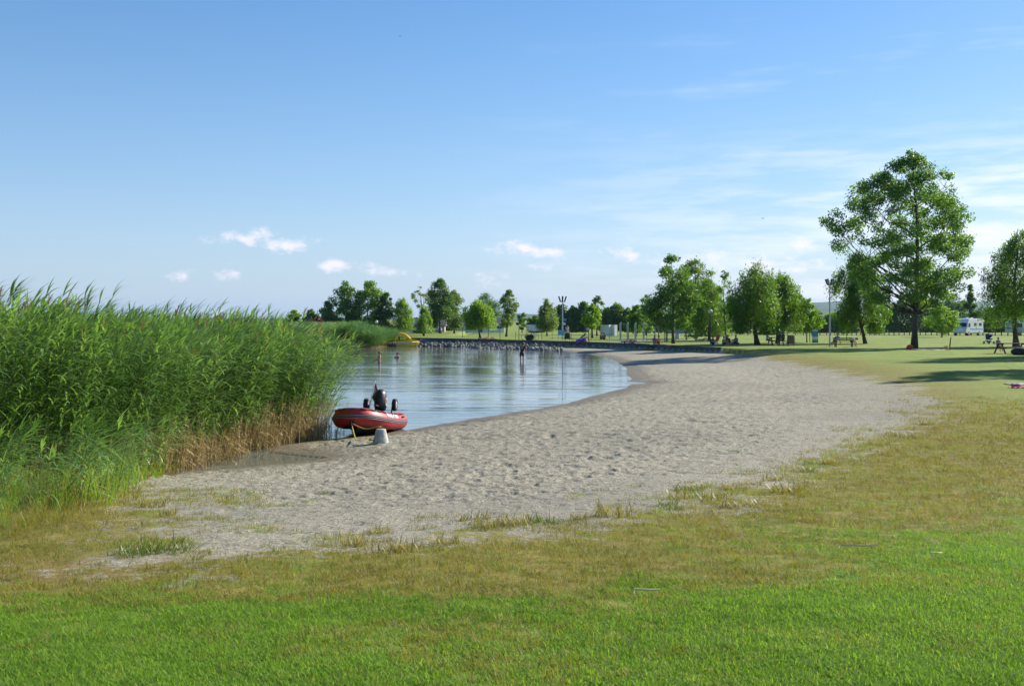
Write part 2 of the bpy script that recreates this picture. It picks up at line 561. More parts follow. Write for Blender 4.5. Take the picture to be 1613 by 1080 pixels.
wob3 = q.m('MULTIPLY', q.m('SUBTRACT', nD, 0.5), q.m('ADD', 2.0, q.m('MULTIPLY', 6.0, q.ramp(aw, 14.0, 30.0))))
f_green = q.ramp(q.m('ADD', d_green, q.m('ADD', q.m('MULTIPLY', wob, 1.3), wob2)), 0.7, -1.5)
f_lawn = q.ramp(q.m('ADD', al, q.m('MULTIPLY', wob, 3.0)), 3.5, -3.5)
turf = q.mix(f_lawn, dry, lwn)
turf = q.mix(f_green, turf, grn)
f_grav = q.ramp(q.m('ADD', q.m('ADD', d_gravel, wob3), q.m('ADD', wob, wob2)), 0.35, -0.35)
# bare shingle shows through the worn turf here and there
bare = q.m('MULTIPLY', q.ramp(q.m('ADD', q.m('MULTIPLY', nD, .45), q.m('MULTIPLY', nB, .55)), 0.60, 0.69), q.m('SUBTRACT', 1.0, q.ramp(q.m('SUBTRACT', d_gravel, 0.0), 1.0, 3.0)))
thin = q.m('MULTIPLY', q.ramp(nC, 0.57, 0.72), q.m('MULTIPLY', q.ramp(d_gravel, -4.5, -0.2), 0.5))   # sparse blades in the shingle
f_grav = q.m('SUBTRACT', q.m('MAXIMUM', f_grav, bare), q.m('MULTIPLY', thin, f_grav))
q.put(b.inputs['Base Color'], q.mix(f_grav, turf, gr))
q.put(b.inputs['Roughness'], q.m('SUBTRACT', 0.95, q.m('MULTIPLY', wet, 0.35)))
b.inputs['Specular IOR Level'].default_value = 0.2
bp = q.n('ShaderNodeBump'); bp.inputs['Strength'].default_value = 0.9; bp.inputs['Distance'].default_value = 0.06
hh = q.m('ADD', q.m('MULTIPLY', nB, 0.55), q.m('ADD', q.m('MULTIPLY', nC, 0.4), q.m('MULTIPLY', nE, 0.12)))
q.put(bp.inputs['Height'], hh)
q.put(b.inputs['Normal'], bp.outputs[0])

me = mesh_np('ground', np.stack([gx, gy, gz], -1).reshape(-1, 3), quads, [gm], smooth=True)
za = me.attributes.new('zone', 'FLOAT_COLOR', 'POINT')
za.data.foreach_set('color', np.stack([zg, zgr, np.zeros_like(zg), np.ones_like(zg)], -1).astype(np.float32).ravel())
for nm, arr in (('shore_distance', zw), ('lawn_distance', zl)):
    a_ = me.attributes.new(nm, 'FLOAT', 'POINT'); a_.data.foreach_set('value', arr.astype(np.float32).ravel())
ground = tag(link('ground', me), 'lake shore ground with a pale shingle beach, dry turf and mown lawn', 'ground', kind='structure')

# ------------------------------------------------------------------ water
wm = bpy.data.materials.new('lake_water')
wm.use_nodes = True
q = NT(wm.node_tree)
b = wm.node_tree.nodes['Principled BSDF']
b.inputs['Base Color'].default_value = (0.15, 0.165, 0.14, 1)
b.inputs['Roughness'].default_value = 0.035
b.inputs['IOR'].default_value = 1.33
tcg = q.n('ShaderNodeTexCoord').outputs['Object']
w1 = q.noise(q.scale(tcg, (0.16, 0.95, 1.0)), 1.0, 3.0, 0.5, 0.6)
w2 = q.noise(q.scale(tcg, (0.9, 3.6, 1.0)), 1.0, 2.0, 0.5, 0.3)
w3 = q.noise(q.scale(tcg, (0.05, 0.12, 1.0)), 1.0, 3.0, 0.5)
calm = q.m('ADD', 0.35, q.m('MULTIPLY', q.ramp(w3, 0.35, 0.65), 0.8))
bp = q.n('ShaderNodeBump'); bp.inputs['Strength'].default_value = 0.8; bp.inputs['Distance'].default_value = 0.055
q.put(bp.inputs['Height'], q.m('MULTIPLY', q.m('ADD', w1, q.m('MULTIPLY', w2, 0.13)), calm))
q.put(b.inputs['Normal'], bp.outputs[0])
# the sheet follows the shore and tucks a little under the land
bm = bmesh.new()
cx = []
n = len(SHORE)
for i, (x, y) in enumerate(SHORE):
    if abs(x) > 50 or y > 165:
        cx.append((x, y)); continue
    p0, p1 = Vector(SHORE[i - 1]), Vector(SHORE[(i + 1) % n])
    cx.append((x, y))
def in_sheet(r):
    return signed_dist(np.array([r[0]]), np.array([r[1]]), SHORE)[0]
xs = np.concatenate([-np.geomspace(9000, 70, 26), np.arange(-66, 22, 2.0)])
ys = np.concatenate([np.arange(16, 156, 2.0), np.geomspace(160, 9000, 34)])
X, Y = np.meshgrid(xs, ys)
D = signed_dist(X, Y, SHORE)
H = h0(X, Y)
ii = np.arange(X.size).reshape(X.shape)
fq = np.stack([ii[:-1, :-1], ii[:-1, 1:], ii[1:, 1:], ii[1:, :-1]], -1).reshape(-1, 4)
keep = (D.ravel()[fq].min(axis=1) < 0.3)
fq = fq[keep]
used = np.unique(fq); rem = np.full(X.size, -1); rem[used] = np.arange(len(used))
pv = np.stack([X.ravel()[used], Y.ravel()[used], np.zeros(len(used))], -1)
lake = tag(link('lake_water', mesh_np('lake_water', pv, rem[fq], [wm], smooth=True)), 'calm blue grey lake water with fine ripples', 'water', kind='structure')

# ------------------------------------------------------------------ plants spread by geometry nodes
def proto_collection(name, objs):
    c = bpy.data.collections.new(name)
    for o in objs: c.objects.link(o)
    return c


def instancer(name, label, cat, pts, rot, scl, idx, tint, protos):
    N = len(pts)
    me = bpy.data.meshes.new(name)
    me.vertices.add(N); me.vertices.foreach_set('co', np.asarray(pts, dtype=np.float32).ravel())
    for nm, ty, arr, key in (('rot', 'FLOAT_VECTOR', rot, 'vector'), ('scl', 'FLOAT_VECTOR', scl, 'vector'), ('idx', 'INT', idx, 'value'), ('tint', 'FLOAT', tint, 'value')):
        a = me.attributes.new(nm, ty, 'POINT')
        a.data.foreach_set(key, np.asarray(arr, dtype=np.int32 if ty == 'INT' else np.float32).ravel())
    me.update()
    o = link(name, me)
    ng = bpy.data.node_groups.new(name, 'GeometryNodeTree')
    ng.interface.new_socket('Geometry', in_out='INPUT', socket_type='NodeSocketGeometry')
    ng.interface.new_socket('Geometry', in_out='OUTPUT', socket_type='NodeSocketGeometry')
    gi = ng.nodes.new('NodeGroupInput'); go = ng.nodes.new('NodeGroupOutput')
    ip = ng.nodes.new('GeometryNodeInstanceOnPoints')
    ci = ng.nodes.new('GeometryNodeCollectionInfo')
    ci.inputs['Collection'].default_value = proto_collection(name + '_kinds', protos)
    ci.inputs['Separate Children'].default_value = True
    ci.inputs['Reset Children'].default_value = True
    def att(nm, ty):
        a = ng.nodes.new('GeometryNodeInputNamedAttribute'); a.data_type = ty; a.inputs['Name'].default_value = nm
        return [s for s in a.outputs if s.enabled and s.name == 'Attribute'][0]
    L = ng.links.new
    L(gi.outputs[0], ip.inputs['Points']); L(ci.outputs[0], ip.inputs['Instance'])
    ip.inputs['Pick Instance'].default_value = True
    L(att('idx', 'INT'), ip.inputs['Instance Index'])
    L(att('rot', 'FLOAT_VECTOR'), ip.inputs['Rotation'])
    L(att('scl', 'FLOAT_VECTOR'), ip.inputs['Scale'])
    L(ip.outputs[0], go.inputs[0])
    md = o.modifiers.new('spread', 'NODES'); md.node_group = ng
    return tag(o, label, cat, kind='stuff')


def blade(vs, fs, fm, base, az, length, width, up, droop, seg=4, m=0):
    """one grass or reed leaf as a tapered bent strip"""
    p = np.array(base, dtype=float)
    d = np.array([math.cos(az), math.sin(az)])
    side = np.array([-d[1], d[0], 0.0])
    n0 = len(vs)
    for i in range(seg + 1):
        t = i / seg
        w = width * (0.55 + 0.9 * t if t < .4 else 0.91 * (1 - ((t - .4) / .6) ** 1.6)) * .5 if i < seg else 0.0006
        vs.append(tuple(p - side * w)); vs.append(tuple(p + side * w))
        a = up - droop * t
        p = p + (length / seg) * np.array([d[0] * math.cos(a), d[1] * math.cos(a), math.sin(a)])
    for i in range(seg):
        fs.append((n0 + 2 * i, n0 + 2 * i + 1, n0 + 2 * i + 3, n0 + 2 * i + 2)); fm.append(m)


def stem(vs, fs, fm, pts, r0, r1, m=0, split=None, m2=0):
    n0 = len(vs)
    L = len(pts)
    for i, p in enumerate(pts):
        r = r0 + (r1 - r0) * i / (L - 1)
        for j in range(3):
            a = 2.094 * j
            vs.append((p[0] + r * math.cos(a), p[1] + r * math.sin(a), p[2]))
    for i in range(L - 1):
        for j in range(3):
            j2 = (j + 1) % 3
            fs.append((n0 + i * 3 + j, n0 + i * 3 + j2, n0 + i * 3 + 3 + j2, n0 + i * 3 + 3 + j))
            fm.append(m if split is None or pts[i][2] < split else m2)


M_reed = leaf_mat('reed_leaf', (0.075, 0.17, 0.048), (0.28, 0.43, 0.155), 0.44, inst=True, gloss=0.38)
M_cane = leaf_mat('reed_cane_straw', (0.32, 0.23, 0.09), (0.56, 0.43, 0.21), 0.15, inst=True, gloss=0.6)
M_canegreen = leaf_mat('reed_cane_green', (0.10, 0.15, 0.03), (0.18, 0.22, 0.06), 0.15, inst=True)
M_plume = leaf_mat('reed_plume', (0.20, 0.13, 0.08), (0.34, 0.24, 0.16), 0.3, inst=True, gloss=0.8)
M_turf = leaf_mat('turf_blade', (0.125, 0.235, 0.024), (0.275, 0.43, 0.055), 0.44, inst=True, gloss=0.75, yellow=(0.30, 0.25, 0.10))
M_dry = leaf_mat('dry_blade', (0.15, 0.17, 0.024), (0.33, 0.25, 0.058), 0.35, inst=True, gloss=0.6)


def reed_proto(i, hgt, straw_to, leaves, wind, plume=False):
    rnd = random.Random(100 + i)
    vs, fs, fm = [], [], []
    lean = wind * rnd.uniform(.5, 1.2)
    ax = rnd.uniform(-.5, .35)
    def P(z):
        t = z / hgt
        o = lean * t ** 2.0
        return np.array([o * math.cos(ax), o * math.sin(ax), z])
    stem(vs, fs, fm, [P(hgt * t) for t in (0, .15, .3, .45, .6, .75, .88, 1.0)], 0.0075, 0.003, 1, straw_to * hgt, 2)
    for j in range(leaves):
        t = 0.26 + 0.73 * (j + rnd.random() * .6) / leaves
        az = rnd.gauss(-.15, .65) + ax + (math.pi if rnd.random() < .13 else 0)
        L = rnd.uniform(.38, .66) * (1.0 if t < .9 else .8)
        blade(vs, fs, fm, P(t * hgt), az, L, rnd.uniform(.030, .050) * min(1, hgt / 2 + .2), rnd.uniform(.35, 1.0), rnd.uniform(.6, 1.5), 6, 0)
    for j in range(3):
        blade(vs, fs, fm, P(hgt * .98), ax + rnd.gauss(0, .4), rnd.uniform(.28, .45), .026, rnd.uniform(.6, 1.2), rnd.uniform(.3, .9), 5, 0)
    if plume:
        for j in range(16):
            t = .93 + .07 * j / 16
            blade(vs, fs, fm, P(hgt * t) + np.array([0, 0, .12]), rnd.gauss(0, .9), rnd.uniform(.08, .2), .02, rnd.uniform(.5, 1.3), rnd.uniform(.6, 1.3), 3, 3)
    me = mesh_np('reed', vs, fs, [M_reed, M_cane, M_canegreen, M_plume], fmat=fm)
    return bpy.data.objects.new('reed_kind', me)


def tuft_proto(i, nb, rad, lo, hi, wid, mt, spread=.5, seg=3):
    rnd = random.Random(500 + i)
    vs, fs, fm = [], [], []
    for j in range(nb):
        a = rnd.uniform(0, 6.283); r = rad * math.sqrt(rnd.random())
        blade(vs, fs, fm, (r * math.cos(a), r * math.sin(a), -0.006), rnd.uniform(0, 6.283), rnd.uniform(lo, hi), wid * rnd.uniform(.7, 1.3),
              rnd.uniform(1.45 - spread * 1.2, 1.55), rnd.uniform(.1, .6 + spread), seg)
    return bpy.data.objects.new('tuft_kind', mesh_np('tuft', vs, fs, [mt]))


def dry_cane_proto(i):
    rnd = random.Random(900 + i)
    vs, fs, fm = [], [], []
    for j in range(4):
        h = rnd.uniform(.5, 1.5); lx, ly = rnd.gauss(.08, .2) * h, rnd.gauss(-.06, .16) * h
        bx, by = rnd.gauss(0, .06), rnd.gauss(0, .06)
        stem(vs, fs, fm, [(bx + lx * t * t, by + ly * t * t, h * t) for t in (0, .3, .6, 1.0)], .007, .005, 0)
        for q_ in range(3):
            t = rnd.uniform(.3, 1)
            blade(vs, fs, fm, (bx + lx * t * t, by + ly * t * t, h * t), rnd.uniform(0, 6.28), rnd.uniform(.2, .4), .022, rnd.uniform(-.6, .6), rnd.uniform(.5, 1.2), 4, 0)
    return bpy.data.objects.new('cane_kind', mesh_np('dry_cane', vs, fs, [M_cane], fmat=fm))


def scatter(poly, n, rng):
    p = np.array(poly); lo, hi = p.min(0), p.max(0)
    out = np.zeros((0, 2))
    while len(out) < n:
        c = rng.uniform(lo, hi, (n * 2, 2))
        out = np.concatenate([out, c[signed_dist(c[:, 0], c[:, 1], poly) < 0]])
    return out[:n]


# the tall reed bed along the left shore
REEDS = [(-9.6, 16.2), (-8.5, 17.6), (-7.7, 19.5), (-7.2, 22), (-6.95, 25), (-6.4, 28), (-5.7, 30.2), (-5.45, 31.8), (-6.0, 34.5), (-8.5, 39), (-13, 44), (-20, 48), (-36, 50), (-36, 14), (-12, 15)]
REED_KINDS = [reed_proto(i, 3.15 + .05 * (i % 4), .26, 19, .85, plume=(i == 11)) for i in range(12)]
c1 = scatter(REEDS, 60000, RNG)
ed = -signed_dist(c1[:, 0], c1[:, 1], REEDS)
front = ((c1[:, 0] > -13) & (ed < 3.0)) | ((c1[:, 1] > 28) & (ed < 3))
prob = np.where(front, np.where(ed < 0.5, 0.32, 0.46), 0.17)
clump = vnoise(c1[:, 0] / .8, c1[:, 1] / .8, 21)
c1 = c1[(RNG.random(len(c1)) < prob * (.55 + .9 * clump)) & (c1[:, 0] > -c1[:, 1] * .62 - 3)]
ed = -signed_dist(c1[:, 0], c1[:, 1], REEDS)
N = len(c1)
hs = np.clip(0.86 + 0.12 * sstep(0, 1.6, ed) + 0.06 * RNG.standard_normal(N) + .10 * (vnoise(c1[:, 0] / 2.5, c1[:, 1] / 2.5, 22) - .5), .45, 1.3)
tip = sstep(25.5, 31.5, c1[:, 1]) * sstep(2.6, 0.0, ed)
hs *= 1 - 0.04 * tip
hs *= 1 - .035 * sstep(26, 18, c1[:, 1]) + .07 * sstep(23, 28, c1[:, 1])
short = RNG.random(N) < .13 * sstep(1.2, 0, ed)
hs = np.where(short, hs * RNG.uniform(.45, .8, N), hs)
zz = h0(c1[:, 0], c1[:, 1])
rot = np.stack([RNG.normal(0, .05, N), RNG.normal(.03, .06, N) + .20 * tip, RNG.normal(-.12, .45, N)], -1)
kind = RNG.integers(0, 11, N); kind = np.where(RNG.random(N) < .06, 11, kind)
tint = np.clip(.46 + .26 * RNG.standard_normal(N) + .35 * (vnoise(c1[:, 0] / 1.6, c1[:, 1] / 1.6, 23) - .5), 0, 1)
instancer('reed_bed', 'tall dense green reeds bending in the wind along the left shore', 'reeds', np.column_stack([c1, np.maximum(zz, -.35)]), rot, np.column_stack([hs * .95 + .08, hs * .95 + .08, hs]), kind, tint, REED_KINDS)
print('reeds', N)

# last year's straw canes at the foot of the reeds
edge = []
for a, bq in zip(REEDS[3:7], REEDS[4:8]):
    for t in np.linspace(0, 1, 60):
        edge.append((a[0] + (bq[0] - a[0]) * t, a[1] + (bq[1] - a[1]) * t))
edge = np.array(edge)
pk = edge[RNG.integers(0, len(edge), 360)] + np.column_stack([RNG.normal(-.25, .38, 360), RNG.normal(0, .3, 360)])
N = len(pk)
instancer('dry_reed_canes', 'straw coloured dead reed canes at the foot of the reed bed', 'reeds', np.column_stack([pk, np.maximum(h0(pk[:, 0], pk[:, 1]), -.25)]),
          np.column_stack([RNG.normal(0, .08, N), RNG.normal(.05, .1, N), RNG.normal(0, .6, N)]), np.repeat(RNG.uniform(.55, 1.0, N), 3).reshape(-1, 3), RNG.integers(0, 5, N), RNG.random(N), [dry_cane_proto(i) for i in range(5)])

# rough grass and young reeds where the bed meets the beach
RG = gl([(-160, 960), (-40, 935), (60, 915), (130, 880), (185, 840), (225, 790), (275, 748), (235, 735), (100, 745), (-160, 745)])
ROUGH_KINDS = [tuft_proto(i, 14, .07, .25, .6, .010, M_turf, .35, 4) for i in range(3)] + [tuft_proto(10 + i, 16, .07, .2, .5, .006, M_dry, .4, 4) for i in range(2)] + \
              [reed_proto(30 + i, .85, .1, 8, .2) for i in range(3)]
for o_, nm in zip(ROUGH_KINDS, 'abcdefgh'): o_.name = 'rough_kind_' + nm
cr = scatter(RG, 3600, RNG)
pn = vnoise(cr[:, 0] / .9, cr[:, 1] / .9, 31)
dens = sstep(.34, .66, pn * .75 + .38 * sstep(9.5, 17.5, cr[:, 1]) + .04)
dens = dens * sstep(-.1, 1.1, -signed_dist(cr[:, 0], cr[:, 1], RG) + 1.3 * (vnoise(cr[:, 0] / .5, cr[:, 1] / .5, 33) - .5))
cr = cr[RNG.random(len(cr)) < dens * .85]
N = len(cr)
yel = vnoise(cr[:, 0] / 1.1 + 5, cr[:, 1] / 1.1, 32) + .2 * RNG.standard_normal(N)
kd = np.where(yel > .50, RNG.integers(3, 5, N), np.where(RNG.random(N) < .36, RNG.integers(5, 8, N), RNG.integers(0, 3, N)))
sc = RNG.uniform(.5, 1.05, N) * (.45 + .75 * sstep(9, 17.5, cr[:, 1]))
instancer('rough_grass', 'rough green and yellow grass with young reeds at the near end of the reed bed', 'grass', np.column_stack([cr, h0(cr[:, 0], cr[:, 1])]),
          np.column_stack([RNG.normal(0, .1, N), RNG.normal(.08, .1, N), RNG.uniform(-1, 1, N)]), np.repeat(sc, 3).reshape(-1, 3), kd, RNG.random(N), ROUGH_KINDS)

# turf: short blades over the near lawn and thinner dry blades towards the shingle
TURF_KINDS = [tuft_proto(40 + i, 26, .07, .016, .042, .0042, M_turf, 1.0) for i in range(4)] + [tuft_proto(50 + i, 15, .07, .025, .06, .0034, M_dry, .8) for i in range(3)]
for o_, nm in zip(TURF_KINDS, 'abcdefg'): o_.name = 'turf_kind_' + nm
NT_ = 260000
yy = 3.6 + 34.4 * RNG.random(NT_) ** 1.45; xx = RNG.uniform(-1, 1, NT_) * (yy * .58 + 1.0)
zg_, zgr_, zw_, zl_ = zones(xx, yy)
n_a = vnoise(xx / .9, yy / .9, 41); n_b = vnoise(xx / .25, yy / .25, 42)
gg = sstep(.9, -1.2, zgr_ + (n_a - .5) * 3.4 + (n_b - .5) * 1.6 + (vnoise(xx / 2.3, yy / 2.3, 43) - .5) * 2.0)
n_c = vnoise(xx / 2.6, yy / 2.6, 44)
keep_p = np.where(gg > .5, (sstep(13, 7.5, yy) * .75 + .25) * (.55 + .6 * n_c), .40 * (.4 + .9 * n_b)) * sstep(38, 24, yy) * sstep(-1.6, .7, zg_ + (n_a - .5) * 2.4 + (n_b - .5) * 1.6)
ok = RNG.random(NT_) < keep_p * sstep(3.0, 6.0, yy + 2.2)
xx, yy, gg, n_a, n_b, n_c = xx[ok], yy[ok], gg[ok], n_a[ok], n_b[ok], n_c[ok]
N = len(xx)
isgreen = RNG.random(N) < gg * .84 + .05 + .28 * sstep(.55, .8, n_a) * (1 - gg) + .2 * gg * (n_b > .3)
kd = np.where(isgreen, RNG.integers(0, 4, N), RNG.integers(4, 7, N))
tn = np.where(isgreen, .37 + .18 * RNG.standard_normal(N) + .38 * (n_a - .5) + .38 * (n_c - .5) + .35 * (RNG.random(N) < .07), .5 + .25 * RNG.standard_normal(N) + .5 * (n_a - .5))
sc = RNG.uniform(.6, 1.3, N) * (1 + np.maximum(0, yy - 10) / 22)
xy0 = h0(xx, yy) + dents(xx, yy, *[zones(xx, yy)[i] for i in (0, 2)])
instancer('turf_blades', 'short mown grass blades, green in front and dry towards the beach', 'grass', np.column_stack([xx, yy, xy0]),
          np.column_stack([RNG.normal(0, .12, N), RNG.normal(0, .12, N), RNG.uniform(0, 6.28, N)]), np.repeat(sc, 3).reshape(-1, 3), kd, np.clip(tn, 0, 1), TURF_KINDS)
print('turf', N)

# single tussocks standing in the shingle
M_tusg = leaf_mat('tussock_green', (0.09, 0.15, 0.02), (0.22, 0.26, 0.05), .3)
M_tusy = leaf_mat('tussock_yellow', (0.20, 0.18, 0.04), (0.40, 0.31, 0.10), .3)
TUSM = [tuft_proto(60 + i, 120, .17, .06, .2, .009, (M_tusg, M_tusy)[i % 2], .9).data for i in range(4)]
TUSPOS = [(272, 866, 1.5, 0), (220, 872, 1.3, 2), (240, 798, 1.0, 1), (262, 812, .8, 3), (750, 818, .9, 1), (768, 830, 1.0, 3), (808, 826, 1.1, 1), (860, 823, 1.0, 0), (915, 817, .8, 3),
          (965, 813, 1.3, 1), (1060, 803, 1.0, 2), (1085, 772, .9, 0), (1070, 785, 1.1, 1), (1052, 796, .8, 0), (1098, 782, .8, 2), (1130, 790, 1.1, 1), (1146, 770, .8, 3), (1165, 797, 1.2, 1),
          (1185, 763, .9, 3), (1216, 757, 1.0, 1), (1272, 743, 1.1, 0), (1272, 731, .7, 2), (1240, 775, 1.2, 1), (1310, 730, 1.1, 3), (1383, 700, 1.1, 1), (1405, 686, 1.3, 3), (1430, 690, 1.1, 1),
          (1157, 712, .6, 0), (625, 868, 1.1, 3), (560, 858, .9, 1), (655, 780, .6, 0), (510, 776, .5, 2), (700, 858, .9, 3), (600, 840, .7, 1), (1345, 712, .8, 1), (1455, 668, 1.2, 3)]
for i, (u, v, s, kq) in enumerate(TUSPOS):
    p = g(u, v)
    col = 'yellowed' if kq % 2 else 'green'
    nb_ = 'the reed bed' if u < 300 else ('the right hand dry turf' if u > 1200 else 'the dry turf')
    o = link('grass_tussock', TUSM[kq], loc=p - Vector((0, 0, .01)), rot=(0, 0, i * 1.7), scale=(s * (.95 + .5 * ((i * 37) % 10) / 10), s * .9, s * (.7 + .4 * ((i * 53) % 10) / 10)))
    tag(o, '%s grass tussock on the shingle near %s, %s from the left of the tussocks' % (col, nb_, ''), 'grass tussock', 'grass tussocks along the edge of the shingle')
_tus = sorted([o for o in COL.objects if o.name.startswith('grass_tussock')], key=lambda o: o.location.x / o.location.y)
ORD = ['first', 'second', 'third', 'fourth', 'fifth', 'sixth', 'seventh', 'eighth', 'ninth', 'tenth', 'eleventh', 'twelfth', 'thirteenth', 'fourteenth', 'fifteenth', 'sixteenth', 'seventeenth', 'eighteenth', 'nineteenth', 'twentieth']
for i, o in enumerate(_tus):
    col = 'yellowed' if o.data in (TUSM[1], TUSM[3]) else 'green'
    n_ = len(_tus)
    o['label'] = '%s grass tussock on the shingle, %s of the tussocks counted from the %s' % (col, ORD[i] if i < n_ - i else ORD[n_ - 1 - i], 'left' if i < n_ - i else 'right')

# ------------------------------------------------------------------ trees
M_bark = mat('bark', (0.085, 0.065, 0.05), 0.95, var=.35, vscale=3, bump=.6, bscale=14)
M_barkpale = mat('bark_pale', (0.16, 0.14, 0.11), 0.95, var=.3, vscale=3, bump=.5, bscale=14)
LEAF = {
    'dark': leaf_mat('leaf_dark_poplar', (0.036, 0.095, 0.024), (0.13, 0.22, 0.05), .42),
    'mid': leaf_mat('leaf_mid_green', (0.055, 0.130, 0.021), (0.19, 0.31, 0.046), .48),
    'bright': leaf_mat('leaf_bright_willow', (0.09, 0.185, 0.020), (0.27, 0.41, 0.052), .5),
    'grey': leaf_mat('leaf_grey_green', (0.085, 0.15, 0.048), (0.23, 0.31, 0.095), .45),
    'red': leaf_mat('leaf_reddish', (0.10, 0.04, 0.03), (0.22, 0.09, 0.06), .3),
    'big': leaf_mat('leaf_big_poplar', (0.048, 0.120, 0.026), (0.18, 0.30, 0.06), .48),
}
PROFILE = {
    'poplar': ((0, .35), (.12, .75), (.35, 1.0), (.6, .85), (.8, .55), (.93, .28), (1, .06)),
    'willow': ((0, .80), (.15, 1.0), (.4, .98), (.65, .82), (.85, .52), (1, .12)),
    'slim': ((0, .5), (.2, .9), (.5, 1.0), (.8, .8), (1, .15)),
    'round': ((0, .55), (.2, .92), (.5, 1.0), (.75, .8), (1, .15)),
    'spire': ((0, .7), (.15, 1.0), (.4, .72), (.6, .45), (.8, .25), (1, .05)),
}


def frame_tube(V, F, pts, r0, r1, n=6):
    t = MB().tube([tuple(p) for p in pts], [r0 + (r1 - r0) * (i / (len(pts) - 1)) ** .8 for i in range(len(pts))], n)
    o = len(V); V += t.v; F += [tuple(i + o for i in f) for f in t.f]


def make_tree(name, label, u, vb, vt, wpx, kind='poplar', leaf='mid', base=.22, clumps=70, leaves=4500, lsize=None, lean=0.0, seed=0, fill=.16,
              cat='tree', group=None, prof=None, off=0.0, pos=None, size=None, bark=None, rc=.24, trunk_r=None, droop=None):
    rng = np.random.default_rng(1000 + seed)
    if pos is None:
        p = g(u, vb)
        Hh = (vb - vt) / FPX * p.y
        Wh = wpx / 2 / FPX * p.y
    else:
        p = Vector(pos); Hh, Wh = size
    T = thing(name, label, cat, (p.x, p.y, p.z - .05), 0, group)
    off = off / FPX * p.y
    zb = base * Hh
    Hc = Hh - zb
    if prof is None:
        pr = np.array(PROFILE[kind]); tt = pr[:, 0]; Lp = pr[:, 1] * Wh; Rp = pr[:, 1] * Wh
    else:
        pr = np.array(prof); tt = pr[:, 0]; Lp = pr[:, 1] / FPX * p.y; Rp = pr[:, 2] / FPX * p.y
    tr = trunk_r or max(.05, Hh * .02)
    # trunk line
    topx = off
    def trunk(z):
        t = z / Hh
        return np.array([lean * Hh * .30 * math.sin(min(1, t * 2.2) * math.pi / 2) * (1 if True else 0) + topx * t + .012 * Hh * math.sin(5 * t + seed), .012 * Hh * math.sin(4 * t + 2 * seed), z])
    V, F = [], []
    zs = np.linspace(0, Hh * .93, 12)
    rad = [tr * (1.35 if i == 0 else 1.0) * (1 - .93 * (z / Hh) ** .85) for i, z in enumerate(zs)]
    t_ = MB().tube([tuple(trunk(z)) for z in zs], rad, 8)
    V += t_.v; F += t_.f
    # leaf clumps inside the crown outline
    C, RC = [], []
    tries = 0
    while len(C) < clumps and tries < clumps * 40:
        tries += 1
        t = rng.random() ** .95
        L, Rr = np.interp(t, tt, Lp), np.interp(t, tt, Rp)
        a = rng.random() * 2 * math.pi
        rho = math.sqrt(rng.uniform(fill, 1.0))
        lob = .62 + .55 * float(vnoise(a * 1.1 + seed * 3.7, t * 4.5, 60 + seed)) if prof is None else 1.0
        wx = (Rr if math.cos(a) > 0 else L) * lob; wy = (L + Rr) / 2 * lob
        c0 = trunk(zb + t * Hc)
        rcl = rc * Wh * rng.uniform(.6, 1.25) * (.55 + .45 * min(1, (L + Rr) / (2 * Wh)))
        c = np.array([c0[0] + wx * rho * math.cos(a) * .9, c0[1] + wy * rho * math.sin(a) * .9, zb + t * Hc - rcl * .35])
        if C and min(np.linalg.norm(c - q_) for q_ in C) < rcl * (.62 if prof is None else .66) and tries < clumps * 25: continue
        C.append(c); RC.append(rcl)
    C = np.array(C); RC = np.array(RC)
    # limbs run to the outer clumps, twigs from the nearest limb to the rest
    slope = {'poplar': .72, 'slim': 1.2, 'spire': .3}.get(kind, .6)
    hxs = np.array([math.hypot(c[0] - trunk(c[2])[0], c[1] - trunk(c[2])[1]) for c in C])
    nl = max(6, len(C) // 6)
    key = hxs / (np.array([np.interp((c[2] - zb) / Hc, tt, (Lp + Rp) / 2) for c in C]) + .2) + rng.uniform(0, .5, len(C))
    limb = np.argsort(-key)[:nl]
    nodes_p = [trunk(z) for z in np.linspace(zb * .9, Hh * .9, 14)]
    for li in limb:
        c = C[li]
        z0 = min(max(zb * .8, c[2] - hxs[li] * slope - .02 * Hh), Hh * .85)
        s = trunk(z0)
        d_ = c - s
        sag = np.array([0, 0, -.10 * hxs[li]]) if kind != 'willow' else np.array([0, 0, .22 * hxs[li]])
        P_ = [s + d_ * t + sag * math.sin(math.pi * t) + rng.normal(0, .012 * Hh, 3) * math.sin(math.pi * t) for t in (0, .2, .4, .6, .8, 1.0)]
        frame_tube(V, F, P_, min(tr * .42, .016 * np.linalg.norm(d_) + tr * .10) * (1 - .5 * z0 / Hh), tr * .03, 5)
        nodes_p += P_[1:5]
    NP = np.array(nodes_p)
    for i_, c in enumerate(C):
        if i_ in limb: continue
        dd = np.linalg.norm(NP - c, axis=1) + 2.0 * np.maximum(0, NP[:, 2] - c[2] + .05 * Hh)
        s = NP[np.argmin(dd)]
        mid = (s + c) / 2 + rng.normal(0, .01 * Hh, 3)
        frame_tube(V, F, [s, mid, c], tr * .09, tr * .025, 4)
    mb = MB(); mb.v, mb.f = V, F
    mb.build('trunk', bark or M_bark, T, smooth=True)
    # leaves
    w = RC ** 2 * rng.uniform(.55, 1.3, len(RC)); w /= w.sum()
    ci = rng.choice(len(C), leaves, p=w)
    dr = droop if droop is not None else (1.0 if kind == 'willow' else 0.0)
    dv = rng.normal(0, 1, (leaves, 3)); dv /= np.linalg.norm(dv, axis=1, keepdims=True)
    rad_ = rng.random(leaves) ** .45
    stray = rng.random(leaves) < .10
    rad_ = np.where(stray, rad_ * 1.45, rad_)
    pts = C[ci] + dv * (rad_ * RC[ci])[:, None] * np.array([1, 1, .8 + .5 * dr])
    pts[:, 2] -= dr * (rng.random(leaves) ** 2) * RC[ci] * 1.3
